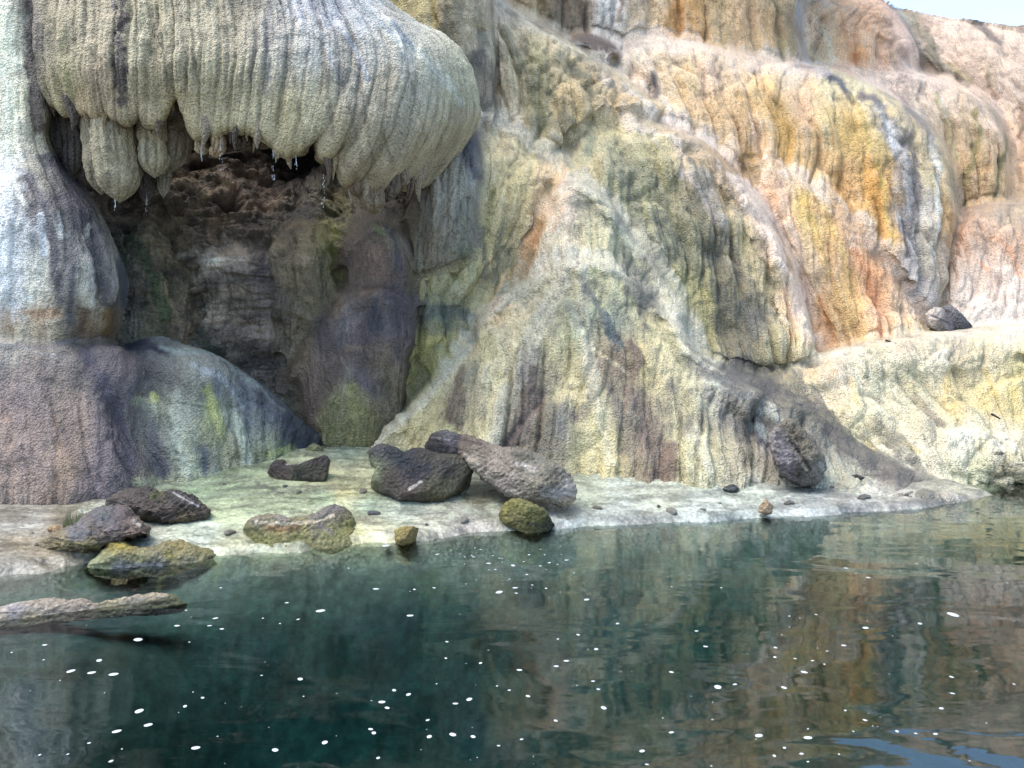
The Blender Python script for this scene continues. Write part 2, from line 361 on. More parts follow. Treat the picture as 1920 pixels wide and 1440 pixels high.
layer('top_curtain', [
 [(860,-250,21),(1030,-250,20.5),(1200,-250,20.3),(1380,-250,20.5),(1500,-250,21),(1600,-250,22)],
 [(880,0,20.7),(1040,0,20.3),(1210,0,20.3),(1380,0,20.4),(1470,5,20.8),(1510,10,21.8)],
 [(900,130,20.6),(1040,130,20.3),(1210,130,20.3),(1400,140,20.3),(1490,150,20.8),(1528,150,21.8)]],
 [(900,10,(222,190,140)),(960,10,(226,184,126)),(1000,30,(206,184,140)),(1040,30,(128,118,94)),(1075,40,(140,122,98)),(1135,30,(236,232,232)),(1180,30,(206,186,156)),(1230,30,(232,204,166)),(1265,40,(226,176,112)),(1310,30,(226,176,112)),(1350,50,(236,206,160)),(1400,40,(234,194,150)),(1440,70,(232,194,142)),(1475,80,(198,176,120)),(1500,60,(170,160,146)),(1515,90,(206,204,200))],
 [([(1118,-20),(1130,40),(1150,84)],18,(238,236,236),1,.5),([(1165,-10),(1158,50)],6,(120,108,96),.8),([(1050,0),(1052,60)],16,(116,104,86),.8),([(1085,0),(1100,60)],10,(126,110,92),.8),
  ([(1445,0),(1480,50),(1486,110)],7,(150,138,104),.9),([(1492,10),(1508,60),(1516,120)],10,(196,194,194),.9),([(1322,10),(1322,70)],3,(150,100,60),.8),
  ([(1270,0),(1275,60)],10,(214,152,80),.6),([(1190,20),(1195,60)],6,(156,140,120),.6)],
 hill, dome=False, flute=(.75, 3.5, .22), lump=(1.6, .12), edge=(0, .06), er=(0, 1.5), seed=4)
layer('great_tier', [
 [(1120,150,20),(1150,102,20),(1205,70,20),(1290,72,19.8),(1380,98,19.6),(1470,118,19.4),(1560,130,19.1),(1640,163,18.9),(1710,207,18.7),(1762,258,18.6),(1792,330,18.5)],
 [(1120,215,18.6),(1170,180,18.6),(1240,160,18.4),(1330,180,18.2),(1420,210,18),(1500,240,17.8),(1575,262,17.6),(1650,285,17.4),(1718,312,17.35),(1768,350,17.4),(1800,395,17.6)],
 [(1150,350,18),(1220,350,17.8),(1300,390,17.5),(1380,440,17.2),(1460,500,17),(1540,570,16.8),(1620,590,16.7),(1680,605,16.6),(1730,612,16.6),(1765,605,16.7),(1790,560,17.1)]],
 [(1150,120,(226,212,190)),(1200,100,(236,222,200)),(1280,90,(240,220,200)),(1380,110,(240,216,190)),(1480,140,(236,216,190)),(1200,160,(236,208,184)),(1230,200,(234,214,184)),(1290,150,(236,208,160)),(1330,150,(238,206,180)),(1340,200,(236,196,150)),(1420,180,(232,196,140)),(1400,240,(236,200,168)),(1460,200,(226,184,116)),(1470,260,(224,180,104)),(1520,200,(236,196,160)),(1480,330,(228,190,124)),(1560,220,(230,206,150)),(1540,270,(234,198,150)),(1600,250,(226,190,116)),(1590,330,(232,184,124)),(1640,350,(222,172,98)),(1660,280,(220,190,120)),(1620,430,(224,172,96)),(1650,480,(214,168,92)),(1580,400,(234,190,136)),(1560,160,(210,200,164)),(1620,180,(226,216,180)),(1680,240,(216,200,160)),(1690,400,(150,142,138)),(1720,400,(206,202,194)),(1740,350,(204,188,150)),(1770,330,(226,198,150)),(1770,420,(216,176,120)),(1730,500,(196,190,174)),(1700,500,(138,130,128)),(1745,560,(190,182,160)),(1330,300,(236,206,160)),(1380,330,(224,176,110)),(1420,350,(236,196,166)),(1250,280,(236,218,196))],
 [([(1500,122),(1545,130),(1575,150),(1592,178)],9,(96,98,104),1,.5),([(1590,175),(1610,195)],7,(140,132,110),.7),
  ([(1618,172),(1648,190),(1664,215),(1680,240)],11,(104,100,108),.9),([(1655,205),(1680,260),(1692,330),(1690,420),(1700,510),(1735,570)],24,(176,172,170),1,.8),
  ([(1664,225),(1678,270)],9,(228,228,228),.9),([(1700,250),(1712,300),(1708,380),(1690,460)],12,(124,116,116),.8,1.3),([(1745,260),(1760,320),(1745,400),(1735,500)],9,(226,224,214),.9,1.0),
  ([(1700,195),(1730,230),(1750,260)],9,(134,126,124),.8),([(1672,330),(1676,420),(1700,480)],6,(226,224,222),.7,1.2),([(1682,420),(1688,520),(1720,570)],10,(110,104,112),.75,1.2),
  ([(1780,380),(1766,460)],6,(200,150,100),.6),([(1440,195),(1480,240),(1490,300)],14,(218,172,92),.6),([(1380,170),(1400,260),(1420,330)],8,(214,170,90),.5),
  ([(1560,230),(1575,330),(1600,400)],5,(214,160,90),.5),([(1630,300),(1650,420),(1655,500)],18,(216,160,80),.6),([(1225,150),(1228,182)],11,(104,92,92),.9,.5),([(1195,180),(1212,198)],8,(110,110,100),.8,.5),([(1370,195),(1330,215)],8,(206,190,150),.5),
  ([(1600,180),(1650,330),(1662,480)],6,(206,182,96),.6)],
 hill, soft=.3, flute=(.55, 2.4, .21), lump=(1.7, .13), edge=(0, .04), er=(0, 1.2), seed=5)
layer('pink_mound', [
 [(1765,470,18.3),(1795,405,18.6),(1850,382,19),(1920,376,19.2),(2050,380,19),(2400,400,19)],
 [(1762,505,17.2),(1800,475,17.2),(1860,460,17.3),(1950,460,17.3),(2100,470,17),(2450,480,17)],
 [(1745,612,16.5),(1800,625,16.3),(1870,618,16.3),(1960,612,16.3),(2150,620,16),(2500,640,16)]],
 [(1830,400,(204,170,140)),(1900,395,(190,170,144)),(1800,420,(226,176,140)),(1860,440,(224,190,164)),(1780,470,(236,206,184)),(1900,460,(214,182,158)),(1850,500,(240,214,196)),(1800,560,(238,220,206)),(1900,540,(240,220,206)),(1840,600,(236,222,210)),(1900,600,(238,222,210)),(1770,540,(230,200,176))],
 [([(1860,440),(1895,480),(1915,520)],8,(228,160,110),.5),([(1838,495),(1850,510)],8,(230,160,110),.7),([(1850,385),(1918,430)],16,(176,160,140),.6)],
 hill, flute=(.7, 2, .12), lump=(1.3, .16), edge=(.04, 0), er=(.6, 0), seed=6)
layer('yellow_tier', [
 [(1395,310,18),(1440,286,17.8),(1500,320,17.5),(1560,375,17.2),(1625,445,16.9),(1690,522,16.6),(1736,592,16.4)],
 [(1420,390,16.9),(1460,405,16.7),(1520,445,16.5),(1580,495,16.3),(1638,545,16.2),(1694,584,16.1),(1734,614,16.1)],
 [(1480,640,16.2),(1530,655,15.9),(1570,660,15.8),(1610,655,15.7),(1660,650,15.6),(1700,640,15.6),(1742,630,15.7)]],
 [(1430,300,(240,220,196)),(1480,330,(238,210,176)),(1460,370,(236,190,156)),(1530,360,(236,218,180)),(1510,400,(224,190,112)),(1560,420,(230,190,124)),(1600,450,(238,208,184)),(1480,450,(236,204,176)),(1530,500,(234,206,170)),(1500,560,(238,212,188)),(1540,600,(230,180,130)),(1580,560,(232,200,136)),(1600,610,(230,196,136)),(1630,540,(232,170,124)),(1620,500,(230,170,116)),(1650,600,(236,196,160)),(1690,570,(238,206,172)),(1715,610,(234,206,160)),(1570,650,(232,200,160))],
 [([(1600,470),(1630,520),(1645,590),(1650,640)],13,(230,160,116),.75),([(1500,360),(1530,430),(1545,520)],11,(220,186,100),.6),([(1565,420),(1590,520),(1600,620)],13,(228,196,120),.6),
  ([(1535,560),(1560,640)],12,(216,156,100),.6),([(1460,330),(1490,440),(1510,560)],8,(238,200,180),.5)],
 hill, soft=.4, flute=(.45, 2.6, .17), lump=(1.1, .15), edge=(.05, .05), er=(.6, .8), seed=7)
# upper middle ----------------------------------------------------
layer('tan_wall', [
 [(540,-250,17),(680,-250,16.6),(800,-250,16.5),(880,-250,16.6),(940,-250,17.5)],
 [(640,0,16.5),(740,0,16.2),(830,0,16),(895,0,16.3),(930,0,17.4)],
 [(790,235,16),(840,230,15.8),(880,225,15.7),(908,215,15.8),(935,200,16.6)]],
 [(730,15,(216,196,134)),(790,10,(210,192,136)),(780,60,(212,196,146)),(830,30,(166,152,118)),(810,80,(200,186,140)),(860,60,(160,150,122)),(840,120,(170,160,128)),(890,40,(200,188,160)),(910,90,(214,202,174)),(890,140,(130,124,112)),(880,180,(150,144,130)),(905,180,(110,106,100))],
 [([(898,100),(895,150),(905,190)],13,(112,106,98),.9),([(812,0),(818,40),(812,90)],6,(222,196,120),.7),([(835,0),(850,60),(855,120)],10,(140,128,100),.6),([(760,0),(790,50)],4,(180,150,90),.6)],
 hill, dome=False, flute=(.42, 3.2, .17), lump=(1.2, .12), edge=(0, .16), er=(0, 1.2), seed=8)
layer('tan_mound', [
 [(885,-70,19),(930,-8,18.6),(1000,38,18.6),(1080,82,18.5),(1140,118,18.4),(1200,165,18.2),(1250,205,18)],
 [(900,80,17.3),(960,100,17.2),(1020,130,17),(1080,160,17),(1130,185,17),(1180,210,17),(1230,235,17)],
 [(905,260,16.7),(970,270,16.6),(1035,275,16.5),(1085,275,16.5),(1130,262,16.6),(1175,255,16.7),(1225,258,16.8)]],
 [(930,30,(232,214,190)),(980,50,(228,210,176)),(920,80,(222,204,176)),(1040,90,(224,204,166)),(970,110,(196,184,150)),(920,150,(222,196,158)),(960,170,(206,192,162)),(1000,160,(170,162,118)),(1010,120,(206,196,152)),(1060,130,(216,196,154)),(1100,150,(206,186,140)),(1130,130,(224,206,176)),(920,220,(232,210,180)),(1000,220,(160,156,118)),(1050,190,(216,190,140)),(1050,240,(196,176,130)),(1150,200,(226,200,160)),(1180,240,(226,204,160)),(960,240,(232,216,188))],
 [([(1075,125),(1095,160),(1103,190)],12,(112,112,92),.95,.8),([(1108,128),(1114,140)],7,(100,96,86),.8),([(945,55),(965,90),(985,140)],10,(150,148,120),.8),([(1000,170),(1010,220),(1020,250)],15,(142,142,108),.8,1.1),
  ([(1052,200),(1054,235)],7,(122,118,96),.8),([(1075,68),(1120,80),(1150,105)],14,(104,92,86),1,.5),([(1012,150),(1030,190)],8,(160,164,110),.6),([(900,100),(905,170)],5,(236,196,150),.6)],
 hill, soft=.35, flute=(.6, 1.7, .22), lump=(1.1, .25), edge=(.06, .06), er=(.8, .8), seed=9)
o = layer('brown_boss', [[(1062,78,19),(1085,66,19.2),(1120,68,19.2),(1155,86,19),(1166,104,18.8)],[(1080,84,18.6),(1098,84,18.5),(1120,88,18.5),(1142,100,18.5),(1156,108,18.5)],[(1100,96,18.5),(1112,104,18.45),(1124,112,18.4),(1134,117,18.4),(1146,116,18.4)]],
 [(1080,75,(120,104,96)),(1120,85,(104,90,84)),(1150,100,(110,96,90))],(),hill, flute=(.4,.8,.06), lump=(.6,.1), seed=10)
# centre ----------------------------------------------------------
layer('pale_slope', [
 [(830,170,17),(880,194,16.8),(930,218,16.6),(985,252,16.4),(1030,285,16.2),(1080,320,16.1)],
 [(770,360,15),(840,345,15),(900,350,15),(955,370,15),(1005,400,15),(1060,425,15)],
 [(720,560,13.8),(790,555,13.8),(850,560,13.9),(900,560,14),(960,580,14.2),(1040,560,14.4)],
 [(700,720,13.3),(770,710,13.3),(840,700,13.3),(890,680,13.3),(960,650,13.5),(1040,620,13.7)]],
 [(900,210,(224,216,200)),(940,250,(222,216,188)),(1000,280,(214,210,176)),(1040,320,(226,206,176)),(920,300,(208,204,166)),(980,340,(210,206,166)),(900,380,(196,196,152)),(960,420,(206,202,164)),(860,430,(176,182,136)),(900,450,(170,174,132)),(830,470,(170,178,134)),(820,520,(184,184,140)),(870,520,(168,172,136)),(930,500,(216,206,162)),(960,560,(224,200,158)),(900,560,(196,196,160)),(820,560,(146,152,128)),(850,600,(120,128,116)),(810,600,(128,132,118)),(800,660,(164,168,112)),(840,650,(182,182,138)),(780,700,(150,154,96)),(1020,400,(226,200,168)),(1000,480,(222,190,146)),(780,560,(130,120,90))],
 [([(895,430),(908,480),(915,520)],10,(116,122,118),.8),([(925,445),(945,500)],7,(150,150,126),.6),([(805,585),(870,590),(890,600)],19,(98,110,110),.85),([(800,640),(870,640)],12,(186,184,128),.8),
  ([(1000,410),(988,470),(965,520)],6,(224,168,110),.8),([(1050,290),(1060,320),(1045,350)],5,(222,176,124),.7),([(798,620),(780,700)],8,(110,112,60),.6),([(880,470),(865,540)],5,(206,200,160),.6)],
 mound, cmul=(1.17, 1.06, .93), soft=.4, flute=(.42, 1.9, .17), lump=(.95, .2), edge=(0, 0), seed=11)
layer('green_mound', [
 [(1040,262,17),(1110,228,17),(1180,215,17),(1250,233,16.9),(1320,268,16.8),(1390,328,16.6),(1442,400,16.3),(1482,480,16),(1512,570,15.7),(1532,640,15.5)],
 [(1060,335,16),(1135,320,15.8),(1215,320,15.7),(1285,345,15.5),(1345,395,15.4),(1395,450,15.2),(1435,510,15),(1470,565,15),(1500,615,14.9),(1526,655,14.9)],
 [(1090,560,14.9),(1190,640,14.6),(1270,690,14.4),(1330,702,14.3),(1380,704,14.2),(1420,702,14.1),(1450,706,14.1),(1480,700,14.2),(1505,690,14.3),(1534,668,14.5)]],
 [(1060,260,(206,200,176)),(1120,240,(196,196,162)),(1180,225,(216,210,180)),(1100,280,(160,172,152)),(1150,270,(176,180,146)),(1220,250,(190,190,158)),(1290,270,(234,214,194)),(1340,300,(238,216,198)),(1390,350,(240,218,200)),(1430,410,(238,216,198)),(1460,480,(238,212,188)),(1490,560,(238,210,184)),(1110,330,(210,200,166)),(1140,350,(166,172,144)),(1200,320,(168,172,138)),(1250,330,(160,162,132)),(1300,340,(176,174,156)),(1300,380,(140,140,128)),(1350,400,(206,196,164)),(1390,450,(190,186,150)),(1160,410,(150,158,138)),(1220,420,(176,184,152)),(1250,450,(130,140,122)),(1300,460,(160,164,128)),(1340,470,(110,114,108)),(1200,470,(206,204,164)),(1280,520,(150,156,120)),(1330,540,(160,160,118)),(1380,520,(146,146,124)),(1430,540,(206,198,164)),(1240,540,(190,190,150)),(1250,610,(110,120,114)),(1290,620,(150,152,118)),(1340,620,(156,154,112)),(1380,620,(130,128,108)),(1420,600,(118,122,118)),(1450,640,(176,174,140)),(1490,640,(214,204,170)),(1400,680,(120,122,108)),(1330,680,(140,140,110)),(1290,680,(110,108,98)),(1500,680,(200,190,160))],
 [([(1282,330),(1310,360),(1330,400),(1342,425)],13,(196,190,192),.9,1.0),([(1290,300),(1320,340)],6,(104,104,100),.8,.6),([(1320,290),(1340,320)],5,(96,90,86),.9,.4),([(1345,430),(1375,480),(1390,530)],12,(116,116,112),.8),
  ([(1140,370),(1160,410)],13,(104,112,106),.7),([(1432,430),(1440,480)],7,(96,88,84),.9,.4),([(1400,350),(1420,400),(1460,520)],9,(240,220,204),.7),
  ([(1230,560),(1245,600),(1262,650)],10,(96,106,108),.85),([(1392,565),(1398,600),(1410,640)],9,(92,98,106),.7),([(1440,580),(1450,610)],8,(104,112,116),.6),([(1360,500),(1380,600)],9,(112,108,96),.6),
  ([(1080,250),(1110,262),(1100,290)],12,(126,148,140),.7),([(1150,250),(1170,300)],6,(120,130,112),.6),([(1180,440),(1220,520),(1240,590)],10,(214,208,166),.7),([(1220,400),(1290,480),(1330,540)],16,(116,124,110),.6),
  ([(1450,460),(1490,600),(1500,650)],9,(240,214,190),.8),([(1470,540),(1478,640)],6,(206,150,110),.5)],
 mound, cmul=(1.17, 1.06, .93), soft=.35, flute=(.45, 1.9, .19), lump=(1.0, .2), edge=(.05, .03), er=(.7, .5), seed=12)
layer('upper_cone', [
 [(925,570,14.3),(972,505,14.5),(1003,420,14.8),(1035,352,15.2),(1075,332,15.3),(1130,368,15.2),(1190,440,14.9),(1240,505,14.6),(1290,580,14.3)],
 [(950,610,13.9),(985,550,14),(1020,480,14.2),(1055,435,14.3),(1090,430,14.3),(1130,455,14.2),(1180,505,14.1),(1230,570,14),(1280,630,13.9)],
 [(930,720,13.5),(980,720,13.4),(1030,720,13.3),(1080,710,13.3),(1120,710,13.3),(1160,710,13.3),(1210,715,13.3),(1260,715,13.3),(1310,710,13.4)]],
 [(1060,350,(228,206,186)),(1030,380,(230,206,184)),(1100,370,(216,206,176)),(1060,410,(232,214,196)),(1010,430,(226,184,140)),(1110,430,(214,206,168)),(1160,440,(176,180,150)),(990,480,(226,196,156)),(1050,460,(228,216,190)),(1120,470,(216,210,172)),(1180,480,(190,190,156)),(1200,540,(210,204,166)),(1250,590,(216,208,170)),(960,540,(228,200,160)),(1290,640,(200,196,160))],
 [([(1060,365),(1052,400),(1035,440)],6,(222,166,112),.9),([(1010,420),(1000,470),(975,520)],7,(222,164,108),.85),([(1155,405),(1165,425)],12,(104,108,100),.8),([(1045,450),(1030,480)],6,(190,180,130),.5),([(1120,460),(1140,490)],6,(150,146,120),.6)],
 mound, soft=.5, flute=(.36, 1.3, .13), lump=(.8, .16), edge=(.06, .06), er=(.5, .6), seed=13)
layer('front_cone', [
 [(655,845,13.4),(735,765,13.3),(800,712,13.3),(868,640,13.4),(900,582,13.5),(960,535,13.7),(1030,497,13.9),(1100,478,13.9),(1160,500,13.8),(1220,560,13.6),(1272,612,13.4),(1312,665,13.2),(1375,705,12.9),(1440,735,12.7)],
 [(675,848,13.1),(755,810,12.7),(820,770,12.6),(880,720,12.6),(930,680,12.6),(980,650,12.6),(1040,630,12.6),(1100,625,12.6),(1150,640,12.5),(1200,680,12.4),(1240,712,12.3),(1285,742,12.1),(1340,768,11.9),(1400,790,11.8)],
 [(690,850,12.95),(745,850,12.7),(800,855,12.4),(855,862,12.1),(905,875,11.8),(950,890,11.6),(1000,903,11.4),(1060,915,11.2),(1120,918,11.1),(1180,918,11),(1240,918,10.9),(1300,918,10.9),(1355,915,10.9),(1410,910,10.9)]],
 [(690,835,(222,214,184)),(740,780,(214,206,170)),(720,830,(226,216,182)),(790,760,(222,212,166)),(780,820,(226,212,164)),(830,700,(216,210,176)),(850,680,(206,200,170)),(880,620,(222,200,160)),(930,570,(226,200,158)),(980,550,(224,212,184)),(1060,510,(222,214,184)),(1120,500,(206,206,166)),(1180,540,(196,200,160)),(1000,600,(212,206,174)),(1060,570,(196,200,162)),(1090,600,(176,190,160)),(1150,590,(140,152,140)),(1220,600,(216,208,164)),(1260,640,(214,210,170)),(960,630,(220,214,180)),(920,660,(214,208,168)),(870,720,(170,166,140)),(860,760,(130,120,104)),(900,780,(222,216,176)),(940,720,(222,216,178)),(920,840,(214,208,166)),(960,760,(206,198,158)),(1000,690,(150,144,124)),(1000,740,(126,114,104)),(980,800,(120,108,100)),(1030,680,(216,210,172)),(1060,740,(210,204,170)),(1040,790,(110,112,108)),(1040,850,(150,148,130)),(1090,700,(196,190,152)),(1130,680,(150,138,120)),(1160,690,(128,114,104)),(1200,690,(206,196,150)),(1250,690,(214,206,170)),(1100,740,(206,200,160)),(1120,800,(210,206,160)),(1090,860,(204,200,158)),(1140,860,(206,200,154)),(1160,760,(140,136,120)),(1200,760,(128,122,114)),(1200,820,(122,112,104)),(1240,860,(132,116,104)),(1290,760,(196,198,170)),(1280,820,(200,200,160)),(1330,860,(190,188,150)),(1360,780,(150,150,140)),(1340,740,(186,190,176)),(1400,830,(150,146,130)),(1380,880,(190,188,168)),(850,820,(206,204,158)),(800,800,(218,208,160))],
 [([(870,690),(855,740),(850,790)],14,(122,110,100),.95,.9),([(875,740),(862,800)],10,(106,98,94),.7),([(1000,690),(1010,740),(975,800),(955,830)],22,(122,108,100),1,.8),([(1000,655),(1005,680)],10,(150,148,130),.7),
  ([(1050,770),(1040,810),(1010,850)],26,(116,118,116),.8,1.5),([(1020,830),(1060,860),(1050,890)],18,(134,130,116),.7,1.2),([(1180,650),(1200,680),(1180,700)],18,(122,106,96),.9,.8),([(1130,690),(1150,660)],16,(136,124,110),.8),
  ([(1095,540),(1115,560),(1130,590)],11,(110,118,118),.9,.8),([(1130,590),(1140,620),(1160,650)],13,(78,94,100),.95,.9),([(1062,560),(1080,600)],10,(120,138,132),.6,1.4),([(1090,520),(1100,540)],9,(130,136,126),.8),
  ([(1190,740),(1210,800),(1240,870)],34,(124,112,104),.75,1.4),([(1255,840),(1250,890)],22,(134,116,104),.9,.7),([(1150,730),(1160,800),(1180,860)],14,(112,108,104),.6,1.4),
  ([(1280,720),(1310,800),(1340,870)],12,(206,204,160),.7),([(900,570),(880,610),(862,640)],8,(226,180,128),.75),([(935,560),(905,600)],5,(206,150,96),.6),([(930,660),(925,740),(915,830)],8,(228,224,190),.7),
  ([(970,650),(960,740),(945,800)],7,(226,220,180),.7),([(1070,650),(1080,740),(1110,850)],8,(222,216,180),.7),([(1090,640),(1180,700)],6,(224,218,184),.5),([(1330,730),(1380,800)],14,(130,130,132),.7,1.2)],
 mound, cmul=(1.08, 1.03, .98), mat='trav', soft=.7, flute=(.36, 1.5, .14), lump=(.75, .16), edge=(.03, .03), er=(.3, .4), seed=14)
# terrace and dark flow, right -------------------------------------
layer('cream_terrace', [
 [(1440,715,14),(1480,690,14.6),(1530,664,15),(1590,648,15.3),(1680,630,15.7),(1780,617,16),(1920,606,16.3),(2400,600,16.5)],
 [(1470,745,13.5),(1520,738,13.6),(1580,728,13.7),(1650,718,13.9),(1730,708,14),(1820,700,14.1),(1940,690,14.2),(2400,690,14.3)],
 [(1540,810,12.7),(1590,818,12.8),(1650,812,12.9),(1720,800,13),(1800,790,13.1),(1870,782,13.2),(1960,775,13.2),(2400,770,13.4)],
 [(1640,875,12.1),(1690,880,12.2),(1730,876,12.25),(1770,870,12.3),(1830,862,12.35),(1890,855,12.4),(1980,852,12.4),(2400,850,12.5)],
 [(1700,912,12.05),(1730,912,12.1),(1760,908,12.15),(1800,905,12.2),(1850,902,12.25),(1900,900,12.3),(1990,900,12.3),(2400,900,12.4)]],
 [(1500,690,(226,204,170)),(1540,670,(204,190,164)),(1600,660,(216,204,180)),(1700,640,(206,190,168)),(1800,625,(206,192,172)),(1900,620,(222,214,196)),(1500,715,(228,206,148)),(1560,700,(230,212,186)),(1600,700,(220,214,190)),(1680,680,(216,210,186)),(1760,670,(224,216,194)),(1850,660,(222,212,180)),(1560,750,(232,214,180)),(1590,770,(228,214,174)),(1640,720,(206,202,174)),(1660,760,(222,216,186)),(1720,730,(212,206,168)),(1780,720,(228,206,150)),(1790,750,(226,200,130)),(1850,740,(214,196,136)),(1900,730,(206,188,120)),(1910,690,(210,200,150)),(1680,790,(190,186,164)),(1740,790,(190,184,164)),(1720,770,(206,200,170)),(1840,790,(226,218,184)),(1600,820,(228,222,180)),(1650,830,(232,228,196)),(1700,850,(230,226,206)),(1800,820,(228,226,212)),(1880,820,(228,224,208)),(1740,870,(226,216,190)),(1830,890,(196,198,166)),(1900,885,(170,168,140)),(1780,890,(206,206,180))],
 [([(1625,680),(1620,710)],6,(130,136,116),.8),([(1610,690),(1626,712)],4,(100,104,90),.6),([(1715,740),(1735,770),(1770,800)],8,(140,132,118),.85,.8),([(1640,720),(1690,760)],6,(150,146,122),.6),([(1630,820),(1640,840)],12,(228,206,120),.6),([(1700,835),(1720,850)],10,(230,210,140),.6),
  ([(1780,700),(1770,760)],7,(230,196,116),.7),([(1850,690),(1880,760)],6,(206,176,100),.6),([(1590,710),(1600,760)],5,(232,196,120),.6),([(1560,700),(1548,720)],5,(232,180,120),.5),([(1660,640),(1680,650)],3,(80,70,62),.8,.3),([(1754,634),(1762,638)],3,(70,62,56),.8,.3)],
 terrace, flute=(.55, 1.1, .13), lump=(.8, .17), edge=(0, 0), seed=15)
layer('dark_flow', [
 [(1250,712,13.8),(1340,692,13.9),(1420,696,13.8),(1490,725,13.5),(1550,765,13.1),(1584,800,12.8),(1665,856,12.3),(1780,898,11.8),(1870,928,11.4)],
 [(1285,745,13),(1350,745,12.9),(1420,765,12.7),(1480,795,12.4),(1530,830,12.1),(1570,860,11.9),(1650,893,11.5),(1760,916,11.35),(1862,934,11.25)],
 [(1300,925,10.9),(1360,930,10.8),(1430,932,10.7),(1490,934,10.65),(1540,936,10.65),(1590,938,10.6),(1660,940,10.6),(1760,940,10.75),(1850,940,11.05)]],
 [(1300,720,(190,196,180)),(1350,710,(124,126,120)),(1400,705,(112,112,108)),(1440,730,(110,108,104)),(1480,730,(120,118,112)),(1540,780,(96,92,88)),(1560,800,(88,84,84)),(1500,770,(140,140,126)),(1350,760,(176,184,170)),(1380,780,(140,144,140)),(1420,800,(110,104,104)),(1400,850,(150,142,122)),(1350,850,(196,194,158)),(1300,800,(200,200,170)),(1440,870,(150,144,132)),(1340,900,(200,204,188)),(1580,840,(104,100,98)),(1620,860,(110,106,106)),(1600,900,(180,180,160)),(1550,900,(176,178,160)),(1650,900,(160,156,146)),(1700,900,(130,126,122)),(1740,900,(116,116,108)),(1420,920,(196,202,190)),(1520,930,(196,200,190)),(1640,930,(196,196,188)),(1780,920,(176,172,162)),(1850,930,(186,180,168))],
 [([(1400,790),(1440,850)],14,(98,94,100),.8,1.2),([(1330,760),(1390,790),(1430,820)],12,(180,190,180),.6),([(1480,740),(1520,790),(1560,840)],10,(160,160,140),.6,1.2),([(1340,780),(1370,850)],9,(206,204,160),.7),([(1560,770),(1575,810)],12,(84,80,80),.8),
  ([(1640,890),(1680,898)],5,(96,92,92),.6),([(1700,895),(1760,910)],6,(90,90,82),.7),([(1500,915),(1540,925)],7,(110,106,106),.6)],
 terrace, soft=.6, flute=(.4, 1.5, .12), lump=(.7, .14), edge=(.04, .02), er=(.5, .2), seed=16)
layer('grey_lobe', [
 [(735,425,14.2),(775,350,14.6),(815,290,14.9),(850,240,15.1),(888,225,15.2),(905,285,15.1),(908,340,14.9)],
 [(755,420,13.7),(790,375,13.8),(820,340,13.9),(850,310,14),(878,305,14.1),(895,325,14.2),(902,352,14.3)],
 [(765,428,13.6),(795,425,13.6),(825,420,13.65),(850,412,13.7),(872,400,13.8),(888,385,13.9),(900,368,14.1)]],
 [(780,380,(130,120,108)),(820,330,(172,168,154)),(830,300,(160,158,150)),(860,260,(110,110,112)),(880,290,(86,90,104)),(860,340,(176,174,160)),(840,380,(160,156,144)),(890,340,(170,170,160)),(800,410,(110,98,82))],
 [([(868,255),(885,300),(900,330)],13,(84,88,106),.8),([(820,290),(830,380)],8,(196,192,180),.6)],
 cliff, flute=(.28, .9, .08), lump=(.6, .08), edge=(.05, .08), er=(.3, .5), seed=21)
CRM = (228,220,196); PCR = (238,218,200); VAL = (84,88,72)  # cream tones paint the sky-lit ridge crests into the rock colour
